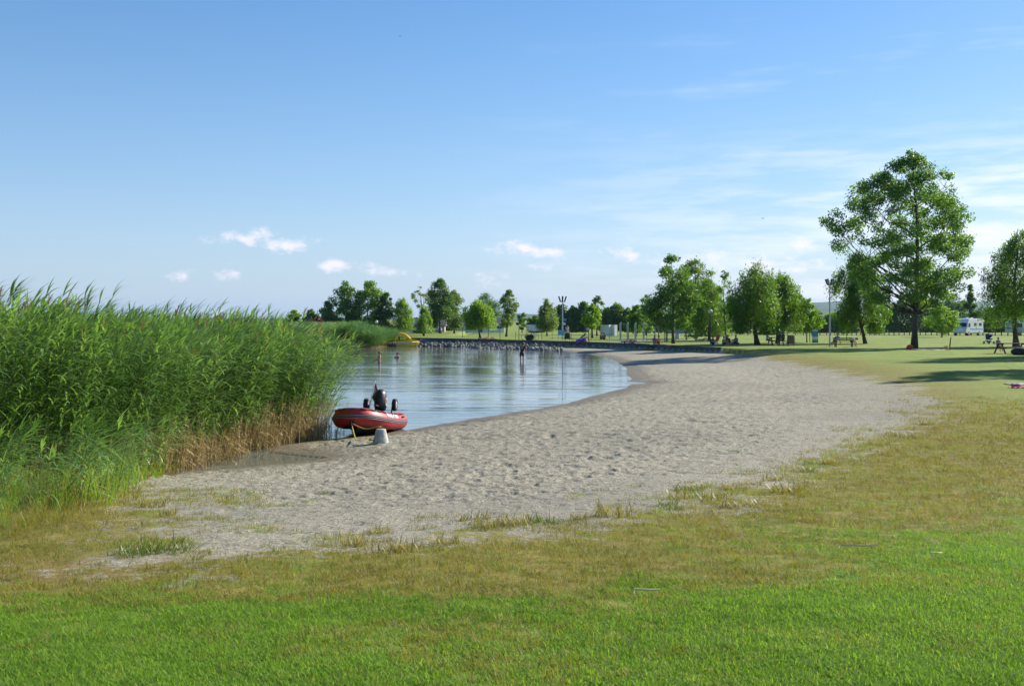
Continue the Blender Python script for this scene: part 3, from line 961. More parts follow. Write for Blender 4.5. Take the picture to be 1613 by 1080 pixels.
    pts[:, 2] = np.maximum(pts[:, 2], zb * .55)
    ls = (lsize or .17) * rng.uniform(.55, 1.3, leaves)
    a1 = rng.normal(0, 1, (leaves, 3)) + np.array([0, 0, -1.3 * dr])
    a1 /= np.linalg.norm(a1, axis=1, keepdims=True)
    a2 = np.cross(a1, rng.normal(0, 1, (leaves, 3)) + dv * .8); a2 /= np.linalg.norm(a2, axis=1, keepdims=True) + 1e-9
    hl = (ls * (.62 + .35 * dr))[:, None]; hw = (ls * (.40 - .16 * dr))[:, None]
    nn = np.cross(a1, a2) * hl * .18
    v4 = np.stack([pts - a1 * hl, pts + a2 * hw + nn, pts + a1 * hl, pts - a2 * hw + nn], 1).reshape(-1, 3)
    f4 = np.arange(leaves * 4).reshape(-1, 4)
    link('crown', mesh_np('crown', v4, f4, [LEAF[leaf]]), T)
    return T


GT = 'trees on the far lawn'
# the big poplar on the right; outline read as half widths (photo pixels) left and right of the trunk line
BIGP = tuple((a_, b_ * 1.12, c_ * 1.1) for a_, b_, c_ in ((0, 40, 30), (.06, 80, 62), (.16, 112, 80), (.26, 118, 76), (.36, 130, 84), (.46, 138, 88), (.55, 150, 72), (.62, 128, 66), (.72, 100, 74), (.80, 92, 70), (.86, 60, 46), (.92, 30, 20), (.97, 12, 10), (1, 4, 4)))
make_tree('poplar_tree', 'tallest poplar with a broad airy crown, standing on the right of the lawn', 1443, 548, 236, 230, 'poplar', 'big', base=.22, clumps=270, leaves=54000, lsize=.16,
          seed=5, fill=.06, prof=BIGP, rc=.126, trunk_r=.28, off=-4)
TREES = [
    # name, label, u, vb, vt, w, kind, leaf, kwargs
    ('willow_tree', 'dense willow with a leaning trunk just left of the tallest poplar', 1362, 541, 396, 88, 'willow', 'mid', dict(base=.22, clumps=95, leaves=12000, lsize=.17, lean=-.24, rc=.2)),
    ('willow_tree', 'drooping willow cut by the right edge of the picture behind a picnic table', 1598, 546, 362, 112, 'willow', 'mid', dict(base=.30, clumps=90, leaves=12000, lsize=.16, lean=-.10, rc=.2, off=14, trunk_r=.28)),
    ('willow_tree', 'wide dark willow with a curved trunk behind the group on the lawn', 1193, 543, 412, 82, 'willow', 'mid', dict(base=.26, clumps=90, leaves=11000, lsize=.17, lean=-.10, rc=.22, trunk_r=.26)),
    ('willow_tree', 'willow with pointed crown over the picnic table with three sitters', 1225, 541, 430, 62, 'willow', 'mid', dict(base=.28, clumps=70, leaves=8000, lsize=.17, rc=.22, off=6)),
    ('poplar_tree', 'tall dark poplar with a leaning trunk at the edge of the far lawn wall', 1062, 541, 400, 76, 'poplar', 'big', dict(base=.20, clumps=85, leaves=9000, lsize=.18, lean=-.08, rc=.2, trunk_r=.17)),
    ('poplar_tree', 'loose green poplar just right of the leaning dark poplar', 1096, 533, 407, 66, 'round', 'grey', dict(base=.25, clumps=80, leaves=8000, lsize=.2, rc=.21)),
    ('willow_tree', 'low dark willow behind the globe lamp', 1116, 537, 440, 60, 'willow', 'mid', dict(base=.16, clumps=70, leaves=8000, lsize=.17, rc=.24)),
    ('poplar_tree', 'half bare thin tree with a sparse top between two willows', 1143, 538, 424, 36, 'slim', 'mid', dict(base=.2, clumps=26, leaves=1500, lsize=.15, lean=-.05, rc=.3, trunk_r=.10)),
    ('young_tree', 'small tree with a dark stem behind the leaning dark poplar', 1081, 535, 486, 36, 'round', 'mid', dict(base=.35, clumps=28, leaves=2600, lsize=.17)),
    ('young_tree', 'small round tree left of the flared floodlight post', 1272, 539, 470, 40, 'round', 'bright', dict(base=.3, clumps=34, leaves=2800, lsize=.18, trunk_r=.06)),
    ('young_tree', 'bright round tree seen right of the tallest poplar trunk', 1484, 531, 478, 50, 'round', 'bright', dict(base=.18, clumps=36, leaves=3500, lsize=.2)),
    ('willow_tree', 'bright green willow with a bent trunk in front of the white house', 757, 533, 474, 50, 'willow', 'bright', dict(base=.46, clumps=60, leaves=6500, lsize=.2, lean=-.22, rc=.25, trunk_r=.16)),
    ('poplar_tree', 'slender grey green poplar at the right end of the white house', 797, 530, 455, 27, 'slim', 'grey', dict(base=.22, clumps=46, leaves=3600, lsize=.18, rc=.34, off=4, trunk_r=.16)),
    ('poplar_tree', 'dark spreading tree rising behind the bright bent willow', 765, 520.8, 462, 58, 'round', 'dark', dict(base=.24, clumps=50, leaves=4500, lsize=.3, rc=.26)),
    ('poplar_tree', 'tallest dark poplar of the left tree group behind the lake', 693, 525, 438, 54, 'poplar', 'dark', dict(base=.16, clumps=80, leaves=8000, lsize=.28, rc=.25)),
    ('poplar_tree', 'greyish poplar leaning against the tallest dark poplar of the left group', 716, 525, 457, 36, 'slim', 'grey', dict(base=.16, clumps=46, leaves=4200, lsize=.28, rc=.3)),
    ('young_tree', 'airy tree with a tall thin top beside the tallest dark poplar', 668, 527, 450, 40, 'slim', 'grey', dict(base=.45, clumps=20, leaves=800, lsize=.22, off=-8, rc=.2)),
    ('willow_tree', 'short pale willow standing behind the yellow pedal boat', 668, 529, 482, 25, 'willow', 'bright', dict(base=.22, clumps=34, leaves=3200, lsize=.2, rc=.32, trunk_r=.15)),
    ('willow_tree', 'bright tree above the bow of the yellow pedal boat', 635, 526, 468, 32, 'willow', 'bright', dict(base=.22, clumps=40, leaves=3400, lsize=.24, rc=.3)),
    ('poplar_tree', 'dark poplar with layered branches next to two tall poplars', 608, 526, 459, 36, 'poplar', 'dark', dict(base=.12, clumps=46, leaves=4200, lsize=.3, rc=.27)),
    ('poplar_tree', 'second of two tall poplars behind the far reeds, the right one', 580, 526, 442, 50, 'slim', 'mid', dict(base=.05, clumps=70, leaves=6800, lsize=.28, rc=.3)),
    ('poplar_tree', 'first of two tall poplars behind the far reeds, the left one', 546, 526, 444, 50, 'slim', 'mid', dict(base=.05, clumps=70, leaves=6800, lsize=.28, rc=.3)),
    ('poplar_tree', 'grey green rounded tree left of the two tall poplars', 516, 526, 474, 36, 'round', 'grey', dict(base=.05, clumps=44, leaves=4200, lsize=.3, rc=.3)),
    ('shrub', 'dark rounded shrub left of the reddish bush behind the far reeds', 489, 526, 487, 28, 'round', 'mid', dict(base=.02, clumps=36, leaves=3000, lsize=.3, rc=.34)),
    ('shrub', 'leftmost low green shrub at the tip of the far shore', 464, 526, 489, 26, 'round', 'bright', dict(base=.02, clumps=34, leaves=3000, lsize=.3, rc=.34)),
    ('shrub', 'reddish brown bush showing above the far reeds', 500, 527, 497, 22, 'round', 'red', dict(base=.02, clumps=26, leaves=2000, lsize=.3, rc=.34)),
    ('young_tree', 'pale green small tree left of the trident floodlight post', 861, 529, 471, 34, 'willow', 'grey', dict(base=.26, clumps=44, leaves=4000, lsize=.2, rc=.3)),
    ('young_tree', 'leafy young tree with a sparse tall top left of the white cabin', 933, 532, 478, 40, 'round', 'bright', dict(base=.26, clumps=44, leaves=4200, lsize=.2, rc=.28, trunk_r=.13)),
    ('poplar_tree', 'thin tall top rising from the tree row left of the white cabin', 941, 529, 460, 24, 'slim', 'grey', dict(base=.2, clumps=26, leaves=1500, lsize=.22, rc=.34)),
    ('young_tree', 'bushy green tree right behind the shower posts', 1003, 530, 480, 36, 'round', 'mid', dict(base=.2, clumps=40, leaves=3800, lsize=.22, rc=.28)),
    ('poplar_tree', 'medium green tree left of the leaning dark poplar', 1018, 528, 462, 30, 'poplar', 'mid', dict(base=.1, clumps=40, leaves=3600, lsize=.24, rc=.3)),
    ('young_tree', 'tiny far tree in the gap right of the slender poplar', 822, 524, 489, 18, 'round', 'mid', dict(base=.2, clumps=24, leaves=1400, lsize=.26, rc=.3)),
    ('spruce_tree', 'dark conical tree right above the motorhome', 1528, 526, 447, 38, 'spire', 'dark', dict(base=.05, clumps=60, leaves=5200, lsize=.3, rc=.28)),
]
for i, (nm, lb, u, vb, vt, w, kd, lf, kw) in enumerate(TREES):
    if 'sparse' not in lb and 'thin' not in lb and 'airy' not in lb:
        kw = dict(kw, leaves=int(kw['leaves'] * 1.5), rc=kw.get('rc', .24) * 1.2, fill=.05); w = w * (1.38 if 1040 < u < 1300 else 1.1)
    make_tree(nm, lb, u, vb, vt, w, kd, lf, seed=20 + i, **kw)

# tree row closing the far side of the meadow
ROW = [(842, 497, 26, 'mid'), (884, 478, 28, 'dark'), (902, 481, 26, 'mid'), (919, 474, 28, 'dark'), (956, 484, 30, 'mid'), (972, 478, 32, 'grey'), (990, 484, 30, 'mid'), (1036, 478, 34, 'dark'),
       (1150, 470, 40, 'mid'), (1172, 476, 40, 'dark'), (1255, 462, 46, 'dark'), (1283, 490, 36, 'mid'), (1312, 492, 40, 'bright'), (1338, 486, 40, 'mid'), (1392, 478, 50, 'mid'), (1420, 472, 46, 'dark'), (1462, 468, 50, 'dark'),
       (1505, 462, 50, 'dark'), (1560, 482, 46, 'mid'), (1590, 472, 50, 'dark'), (1640, 468, 60, 'mid'), (1690, 470, 60, 'dark'), (690, 494, 40, 'dark'), (735, 492, 40, 'dark'), (655, 500, 30, 'dark')]
ROW.sort()
for i, (u, vt, w, lf) in enumerate(ROW):
    side = ORD[i] if i < 20 else ORD[len(ROW) - 1 - i]
    make_tree('far_tree', '%s green tree in the row closing the meadow, %s from the %s of the row' % ({'dark': 'dark', 'mid': 'mid', 'grey': 'greyish', 'bright': 'bright'}[lf], side, 'left' if i < 20 else 'right'),
              u, 523.5 if u > 800 else 520.5, vt, w * 1.2, 'round', lf, base=.06, clumps=50, leaves=4200, lsize=.42, seed=80 + i, rc=.38, fill=.05, group='tree row beyond the meadow')
# trees beyond the right edge of the picture whose shadows lie across the dry turf
make_tree('poplar_tree', 'tall poplar outside the picture to the right that shades the turf', 0, 0, 0, 0, 'poplar', 'big', base=.18, clumps=110, leaves=11000, lsize=.24, seed=140, rc=.2, pos=(33.5, 56.5, .8), size=(12.0, 4.8))
make_tree('willow_tree', 'broad willow outside the picture to the right behind the shading poplar', 0, 0, 0, 0, 'willow', 'mid', base=.2, clumps=90, leaves=9000, lsize=.24, seed=141, rc=.22, pos=(39.5, 74.0, .8), size=(11.0, 4.4))

# ------------------------------------------------------------------ far hills, wall, stone bank, far reeds
M_hill = mat('hill_forest', (0.045, 0.085, 0.04), 1.0, var=.4, vscale=.01)
def ridge(name, label, prof, y, depth, seed):
    us = np.linspace(prof[0][0], prof[-1][0], 160)
    ph = np.interp(us, [p_[0] for p_ in prof], [p_[1] for p_ in prof])
    x = (us - U0) / FPX * y
    top = CAMZ + ph / FPX * y
    top = top * (1 + .10 * (vnoise(us / 40.0, us * 0, seed) - .5)) + 1.2 * vnoise(us / 4.0, us * 0, seed + 1)
    rows = []
    for t in np.linspace(-1, 1, 11):
        rows.append(np.column_stack([x * (1 + t * depth / y), np.full_like(x, y + t * depth), -2 + (top + 2) * max(0, 1 - t * t) ** .8 * (1 + .05 * np.sin(us / 9 + t * 5) * (abs(t) > .05))]))
    V = np.concatenate(rows); n_ = len(us); ii = np.arange(len(V)).reshape(11, n_)
    F = np.stack([ii[:-1, :-1], ii[:-1, 1:], ii[1:, 1:], ii[1:, :-1]], -1).reshape(-1, 4)
    return tag(link(name, mesh_np(name, V, F, [M_hill], smooth=True)), label, 'hills', kind='structure')
ridge('hills', 'long wooded blue ridge on the horizon behind the meadow', ((640, 0), (720, 4), (800, 9), (870, 7), (1000, 14), (1150, 20), (1290, 27), (1400, 26), (1530, 25), (1700, 32), (2200, 30), (3200, 18)), 4200, 700, 51)
ridge('far_shore', 'faint low shore on the far side of the lake', ((-900, 2), (0, 2.2), (300, 1.2), (460, 2.0), (560, 1.5), (760, 3)), 6200, 300, 55)

M_conc = mat('weathered_concrete', (0.085, 0.08, 0.068), .95, var=.3, vscale=1.5, bump=.4, bscale=8)
M_stone = mat('pale_stone', (0.21, 0.2, 0.18), .9, var=.35, vscale=2.2, bump=.5, bscale=9)
M_stone2 = mat('grey_stone', (0.17, 0.165, 0.155), .9, var=.35, vscale=2.2, bump=.5, bscale=9)

# low retaining wall in short concrete lengths
wl = thing('retaining_wall', 'low dark concrete edge wall between the far lawn and the beach', 'wall', (WALL[0][0], WALL[0][1], 0))
org = Vector((WALL[0][0], WALL[0][1], 0))
for i in range(len(WALL) - 1):
    a, b_ = Vector((*WALL[i], 0)), Vector((*WALL[i + 1], 0))
    n_ = max(1, int((b_ - a).length / 3.0))
    for j in range(n_):
        p0, p1 = a.lerp(b_, j / n_), a.lerp(b_, (j + 1) / n_)
        d = (p1 - p0); L = d.length
        c = (p0 + p1) / 2
        ang = math.atan2(d.y, d.x)
        MB().box((0, 0, 0), (L - .03, .30, .95)).build('wall_length', M_conc, wl, bevel=.02, loc=(c - org) + Vector((-math.sin(ang) * -.02, 0, .38 + .008 * math.sin(i * 7 + j * 3))), rot=(0, 0, ang))

# boulders between wall and water
STONES = []
for i in range(7):
    bm = bmesh.new(); bmesh.ops.create_icosphere(bm, subdivisions=2, radius=.5)
    rnd = random.Random(i)
    cuts = [(Vector((rnd.gauss(0, 1), rnd.gauss(0, 1), rnd.gauss(0, 1))).normalized(), rnd.uniform(.26, .42)) for _ in range(9)]
    for v in bm.verts:
        for nn_, dd in cuts:
            e = v.co.dot(nn_) - dd
            if e > 0: v.co -= nn_ * e
    me = bpy.data.meshes.new('stone'); bm.to_mesh(me); bm.free()
    me.materials.append(M_stone if i % 3 else M_stone2)
    STONES.append(me)
bank = thing('stone_bank', 'bank of pale boulders along the water below the far lawn wall', 'stone bank', (on_level(760, 548)[0], on_level(760, 548)[1], 0))
bo = Vector(bank.location)
rs = random.Random(4)
for u, row in [(u_, r_) for r_ in range(4) for u_ in np.arange(658 + r_ * 2, 886, 4.6)]:
    if row == 3 and u > 800 and rs.random() < .5: continue
    vs_ = float(np.interp(u, [655, 700, 800, 860, 890], [544.6, 545.6, 549.6, 552.0, 553.4]))
    vt_ = float(np.interp(u, [655, 700, 800, 860, 890], [540.2, 540.0, 541.4, 543.5, 549]))
    z = (.02, .16, .30, .42)[row] + rs.uniform(-.05, .05)
    v = vs_ + (vt_ - vs_) * row / 3.0
    y = FPX * (CAMZ - z) / (v - V0)
    x = (u + rs.uniform(-2.2, 2.2) - U0) / FPX * y
    s = rs.uniform(.28, .66) * (1.0 if row < 2 else .85) * (1 if u < 860 else .8)
    link('stone', STONES[rs.randrange(7)], bank, Vector((x, y + rs.uniform(-.3, .3), z - .05)) - bo, (rs.uniform(0, 6), rs.uniform(0, 6), rs.uniform(0, 6)), (s * 1.15, s, s * .8))
# small heap of stones left of the pedal boat
heap = thing('stone_bank', 'small heap of stones between the far reeds and the yellow pedal boat', 'stone bank', (on_level(612, 546)[0], on_level(612, 546)[1], 0))
for j in range(26):
    u, v = rs.uniform(603, 626), rs.uniform(539, 545)
    z = max(0, (545 - v) * .09)
    y = FPX * (CAMZ - z) / (v - V0); x = (u - U0) / FPX * y
    s = rs.uniform(.35, .65)
    link('stone', STONES[rs.randrange(7)], heap, Vector((x, y, z - .05)) - Vector(heap.location), (rs.uniform(0, 6), rs.uniform(0, 6), 0), (s, s, s * .8))
# slip way beside the pedal boat
a = Vector((*on_level(662, 533.5, .8), .78)); b_ = Vector((*on_level(688, 533.8, .8), .78)); c = Vector((*on_level(676, 545, .02), -.05)); d = Vector((*on_level(654, 545, .02), -.05))
sw = MB().add([a, b_, c, d] + [q_ - Vector((0, 0, .5)) for q_ in (a, b_, c, d)], [(0, 1, 2, 3), (7, 6, 5, 4), (0, 4, 5, 1), (1, 5, 6, 2), (2, 6, 7, 3), (3, 7, 4, 0)])
tag(sw.build('slipway', M_conc), 'short concrete slipway between the pedal boat and the stones', 'slipway')

# flotsam line and the far reed bed
FR = [tuple(on_level(u, v)) for u, v in ((606, 546.5), (595, 548.5), (560, 549.5), (520, 550), (488, 549))] + [(-25, 146), (-22, 156), (-14.5, 150)]
FAR_KINDS = [reed_proto(70 + i, 2.55, .1, 12, .35) for i in range(4)]
for o_, nm in zip(FAR_KINDS, 'abcd'): o_.name = 'far_green_kind_' + nm
pf = scatter(FR, 5200, RNG); N = len(pf)
instancer('far_reed_bed', 'dark green reed bed on the far shore behind the swimmers', 'reeds', np.column_stack([pf, np.zeros(N)]), np.column_stack([RNG.normal(0, .05, N), RNG.normal(0, .05, N), RNG.uniform(0, 6.28, N)]),
          np.column_stack([np.full(N, 1.8), np.full(N, 1.8), RNG.uniform(.72, 1.12, N) * (.72 + .42 * vnoise(pf[:, 0] / 1.3, pf[:, 1] / 3, 77))]) * (0.72 + .28 * sstep(-15.0, -18.5, pf[:, 0]))[:, None], RNG.integers(0, 4, N), np.clip(RNG.normal(.25, .2, N), 0, 1), FAR_KINDS)
DRYR = [tuple(on_level(u, v, .3)) for u, v in ((540, 534), (470, 537), (400, 540), (425, 528), (440, 525), (560, 525))]
CANE_KINDS = [dry_cane_proto(20 + i) for i in range(4)]
for o_, nm in zip(CANE_KINDS, 'abcd'): o_.name = 'far_cane_kind_' + nm
pf = scatter(DRYR, 3000, RNG); N = len(pf)
instancer('far_dry_reeds', 'yellowish dry reeds behind the dark far reed bed', 'reeds', np.column_stack([pf, np.zeros(N) + .3]), np.column_stack([RNG.normal(0, .05, N), RNG.normal(0, .05, N), RNG.uniform(0, 6.28, N)]),
          np.column_stack([np.full(N, 3.0), np.full(N, 3.0), RNG.uniform(.55, 1.0, N)]) * np.where(np.arange(N) % 5 < 3, 1.0, 1.9)[:, None] ** np.array([-.4, -.4, 1]), np.where(np.arange(N) % 5 < 3, RNG.integers(4, 8, N), RNG.integers(0, 4, N)), .35 + RNG.random(N) * .6, CANE_KINDS + FAR_KINDS)
make_tree('shrub', 'small bright bush at the right end of the far reeds', 604, 540, 519, 20, 'round', 'bright', base=.02, clumps=22, leaves=2200, lsize=.16, seed=170, rc=.34)
make_tree('shrub', 'dark low bush just left of the yellow pedal boat', 618, 540, 530, 14, 'round', 'dark', base=.02, clumps=14, leaves=1200, lsize=.14, seed=171, rc=.36)

# ------------------------------------------------------------------ buildings, vehicles, fence
M_white = mat('white_paint', (0.72, 0.73, 0.74), .55, var=.06, vscale=2)
M_roof = mat('grey_roof', (0.13, 0.125, 0.12), .9, var=.2, vscale=2)
M_glass = mat('dark_glass', (0.02, 0.025, 0.03), .12)
M_black = mat('black_plastic', (0.016, 0.016, 0.018), .45, var=.2)
M_dark = mat('dark_metal', (0.05, 0.052, 0.055), .5, .3)
M_steel = mat('galvanised_steel', (0.42, 0.45, 0.48), .42, .7, var=.12)
M_wood = mat('weathered_wood', (0.17, 0.12, 0.075), .85, var=.3, vscale=7, bump=.3)
M_wooddark = mat('dark_wood', (0.07, 0.05, 0.035), .85, var=.3, vscale=7)
M_woodpale = mat('pale_wood', (0.34, 0.25, 0.14), .85, var=.25, vscale=7)
M_blue = mat('blue_paint', (0.06, 0.19, 0.45), .5)
M_signblue = mat('sign_blue', (0.10, 0.33, 0.62), .5, var=.15, vscale=3)
M_red = mat('red_cloth', (0.62, 0.06, 0.035), .7, var=.1)
M_rubber = mat('tyre_rubber', (0.02, 0.02, 0.021), .8)
M_orange = mat('orange_plastic', (0.62, 0.20, 0.03), .6)
M_beige = mat('beige_render', (0.33, 0.31, 0.27), .9, var=.15)


def ppm(p): return FPX / p.y      # photo pixels per metre at a point


def house(label, u0, u1, vb, vwall, vroof, wins, wall=M_white, roof=M_roof, door=None):
    p = g((u0 + u1) / 2, vb)
    s = ppm(p)
    w, hw, hr = (u1 - u0) / s, (vb - vwall) / s, (vwall - vroof) / s
    T = thing('house', label, 'house', p)
    MB().box((0, 2.6, hw / 2 - .1), (w, 5.2, hw + .2)).build('wall', wall, T)
    rf = MB().prism([(-.0, 0), (3.05, hr), (6.1, 0), (6.1, -.1), (0, -.1)], -w / 2 - .3, w / 2 + .3)
    rf.v = [(y_, x_ - .45, z_ + hw + .05) for (x_, y_, z_) in rf.v]
    r_ = rf.build('roof', roof, T)
    for j, (a_, b2, v0_, v1_) in enumerate(wins):
        cx_, ww = ((a_ + b2) / 2 - (u0 + u1) / 2) / s, (b2 - a_) / s
        z0, z1 = (vb - v1_) / s, (vb - v0_) / s
        fr = MB()
        for (x0, x1, y0_, y1_) in ((-ww / 2, ww / 2, z1 - .07, z1), (-ww / 2, ww / 2, z0, z0 + .07), (-ww / 2, -ww / 2 + .07, z0 + .07, z1 - .07), (ww / 2 - .07, ww / 2, z0 + .07, z1 - .07), (-.03, .03, z0 + .07, z1 - .07)):
            fr.box((cx_ + (x0 + x1) / 2, -.03, (y0_ + y1_) / 2), (x1 - x0, .08, y1_ - y0_))
        win = fr.build('window', M_white, T)
        MB().box((cx_, -.012, (z0 + z1) / 2), (ww - .1, .02, z1 - z0 - .1)).build('pane', M_glass, win)
    if door:
        cx_, ww, hh_ = (door[0] - (u0 + u1) / 2) / s, .95, 2.0
        dd_ = MB().box((cx_, -.03, hh_ / 2), (ww, .06, hh_)).build('door', M_wooddark, T)
        MB().box((cx_ + .35, -.08, 1.0), (.12, .04, .04)).build('handle', M_steel, dd_)
    return T
house('long low white house with a grey roof and dark windows behind the lake lawn', 714, 794, 523, 511.5, 500.5, [(722, 730, 513, 518), (741, 749, 513, 518.5), (766, 772, 513, 518), (782, 791, 513, 518)], door=(757,))
house('grey roofed low shed behind the pale willow at the left', 644, 700, 522.5, 513, 502.5, [(684, 690, 514.5, 518)], wall=M_beige)
house('pale grey hut behind the leaning dark poplar', 1051, 1093, 524, 509, 505, [(1053.5, 1057, 516.5, 521)], wall=M_beige)
M_signgrey = mat('pale_grey_board', (0.45, 0.48, 0.5), .7)


def wheel(parent, loc, r, w, name='wheel'):
    o = MB().lathe([(r * .55, -w / 2), (r * .92, -w / 2), (r, -w * .3), (r, w * .3), (r * .92, w / 2), (r * .55, w / 2)], axis='y', n=18).build(name, M_rubber, parent, smooth=False, loc=loc)
    MB().lathe([(r * .5, -w * .52), (r * .56, -w * .45), (r * .56, w * .45), (r * .5, w * .52)], axis='y', n=14).build('rim', M_steel, o)
    return o


def car(label, u, vb, paint, rz=0.0, length=4.2, van=False, name='parked_car', cat='car'):
    p = g(u, vb)
    T = thing(name, label, cat, p, rz)
    L, Wd = length, 1.75
    if van: prof = [(-L / 2, .35), (L / 2 - .1, .35), (L / 2, .5), (L / 2 - .05, .95), (L / 2 - .75, 1.15), (L / 2 - 1.2, 1.9), (-L / 2 + .1, 1.98), (-L / 2, 1.8)]
    else: prof = [(-L / 2, .35), (L / 2 - .1, .35), (L / 2, .5), (L / 2 - .05, .78), (L / 2 - 1.05, .92), (L / 2 - 1.75, 1.42), (-L / 2 + 1.0, 1.45), (-L / 2 + .25, .98), (-L / 2, .9)]
    MB().prism(prof, -Wd / 2, Wd / 2).build('body', paint, T, bevel=.06)
    top = 1.42 if not van else 1.85
    for s in (-1, 1):
        if van: wpr = [(L / 2 - 1.9, 1.15), (L / 2 - .95, 1.15), (L / 2 - 1.3, 1.75), (L / 2 - 1.9, 1.75)]
        else: wpr = [(-L / 2 + .6, .98), (L / 2 - 1.25, .98), (L / 2 - 1.8, 1.36), (-L / 2 + 1.05, 1.38)]
        MB().prism(wpr, s * Wd / 2 - .01, s * Wd / 2 + .012).build('window', M_glass, T)
        for xx_ in (-L / 2 + .75, L / 2 - .8): wheel(T, (xx_, s * (Wd / 2 - .08), .32), .32, .22)
        MB().box((L / 2 - .03, s * .6, .7), (.08, .3, .14)).build('headlight', M_white, T)
    ws = [(L / 2 - 1.12, .98), (L / 2 - 1.72, 1.36)] if not van else [(L / 2 - .82, 1.2), (L / 2 - 1.17, 1.8)]
    nrm = .03
    MB().add([(ws[0][0] + nrm, -.7, ws[0][1] + nrm), (ws[0][0] + nrm, .7, ws[0][1] + nrm), (ws[1][0] + nrm, .62, ws[1][1] + nrm), (ws[1][0] + nrm, -.62, ws[1][1] + nrm)], [(0, 1, 2, 3)]).build('windscreen', M_glass, T)
    return T
P_white = mat('white_car_paint', (.68, .69, .70), .3, coat=.5)
P_blue = mat('blue_car_paint', (.03, .10, .32), .3, coat=.5)
P_silver = mat('silver_car_paint', (.38, .40, .42), .3, .4, coat=.5)
P_darkc = mat('dark_car_paint', (.03, .035, .045), .3, coat=.5)
car('blue parked van left of the pale willow behind the pedal boat', 648, 523.5, P_blue, 0.15, 5.0, True, 'parked_van', 'van')
car('white car parked right behind the pale willow', 663, 524, P_white, 2.9)
car('silver car parked right of the pale willow', 681, 523.5, P_silver, 3.05)
car('dark car parked left of the blue van', 627, 523.7, P_darkc, .1)
car('white car parked beside the shower posts far behind', 1021, 524.5, P_white, -1.1)
car('dark car parked behind the thin wooden frame', 1032, 524.5, P_darkc, -.3)
car('white van parked far behind the beach near the tree row', 845, 523.8, P_white, .3, 4.8, True, 'parked_van', 'van')

# motorhome
p = g(1525, 528.6); s = ppm(p)
MH = thing('motorhome', 'white motorhome parked by the fence on the right meadow', 'motorhome', p, R(180) + .75)
L = 6.4; Wd = 2.25
prof = [(-L / 2, .45), (L / 2 - .1, .45), (L / 2, .65), (L / 2 - .05, 1.15), (L / 2 - .55, 1.45), (L / 2 - .75, 2.15), (L / 2 - .95, 2.72), (L / 2 - 1.5, 2.85), (-L / 2 + .1, 2.78), (-L / 2, 2.6)]
MB().prism(prof, -Wd / 2, Wd / 2).build('body', P_white, MH, bevel=.07)
for s_ in (-1, 1):
    MB().prism([(L / 2 - 1.55, 1.45), (L / 2 - .75, 1.42), (L / 2 - .95, 2.05), (L / 2 - 1.55, 2.05)], s_ * Wd / 2 - .01, s_ * Wd / 2 + .012).build('cab_window', M_glass, MH)
    for (x0, x1) in ((-.6, .3), (-2.5, -1.5)):
        MB().box(((x0 + x1) / 2, s_ * Wd / 2, 1.85), (x1 - x0, .03, .5)).build('side_window', M_glass, MH)
    MB().box((-.6, s_ * Wd / 2, 1.1), (4.6, .02, .18)).build('stripe', M_signblue, MH)
    for xx_ in (-1.6, L / 2 - 1.0): wheel(MH, (xx_, s_ * (Wd / 2 - .1), .36), .36, .24)
    MB().box((L / 2 - .02, s_ * .8, .85), (.08, .3, .2)).build('headlight', M_steel, MH)
MB().add([(L / 2 - .52, -.95, 1.5), (L / 2 - .52, .95, 1.5), (L / 2 - .72, .9, 2.12), (L / 2 - .72, -.9, 2.12)], [(0, 1, 2, 3)]).build('windscreen', M_glass, MH)
MB().box((-.8, 0, 2.9), (.7, .6, .14)).box((.9, 0, 2.92), (.45, .45, .12)).build('roof_vent', M_white, MH, bevel=.02)
P_green = mat('pale_green_paint', (.42, .52, .45), .4, coat=.3)
cm = thing('caravan', 'pale green caravan half hidden at the right edge of the picture', 'caravan', g(1612, 528.8), .2)
MB().prism([(-2.6, .5), (2.5, .5), (2.7, .9), (2.55, 2.2), (2.1, 2.6), (-2.2, 2.62), (-2.6, 2.2)], -1.05, 1.05).build('body', P_green, cm, bevel=.08)
for (x0, x1) in ((-2.0, -1.0), (-.3, .7), (1.2, 2.0)): MB().box(((x0 + x1) / 2, -1.06, 1.7), (x1 - x0, .03, .6)).build('window', M_glass, cm)
MB().box((-.65, -1.06, 1.35), (.55, .03, 1.5)).build('door', M_white, cm)
for s_ in (-1, 1): wheel(cm, (0, s_ * .98, .32), .32, .2)
MB().tube([(2.6, 0, .55), (3.6, 0, .5)], .06).build('drawbar', M_dark, cm)

# wooden post and rail fence at the back of the meadow
def fence(label, pix, n_post, hgt, mt, rails=(.55, 1.0), pr=.06, name='wooden_fence', rr_=.035):
    pts = [g(u, v) for u, v in pix]
    T = thing(name, label, 'fence', pts[0])
    o = pts[0]
    L = [0]
    for a_, b2 in zip(pts[:-1], pts[1:]): L.append(L[-1] + (b2 - a_).length)
    pos_ = []
    for i in range(n_post):
        d_ = L[-1] * i / (n_post - 1)
        j = max(0, min(len(L) - 2, int(np.searchsorted(L, d_) - 1)))
        t = (d_ - L[j]) / (L[j + 1] - L[j])
        q_ = pts[j].lerp(pts[j + 1], t)
        q_.z = ground_z(q_.x, q_.y)
        pos_.append(q_)
    pm = MB().tube([(0, 0, -.2), (0, 0, hgt)], pr, 6).mesh('post', mt)
    rs_ = random.Random(3)
    for q_ in pos_:
        link('post', pm, T, q_ - o, (rs_.gauss(0, .02), rs_.gauss(0, .02), rs_.random()), (1, 1, rs_.uniform(.94, 1.06)))
    for rz_ in rails:
        for a_, b2 in zip(pos_[:-1], pos_[1:]):
            MB().tube([a_ - o + Vector((0, 0, rz_)), b2 - o + Vector((0, 0, rz_))], rr_, 5).build('rail', mt, T)
    return T
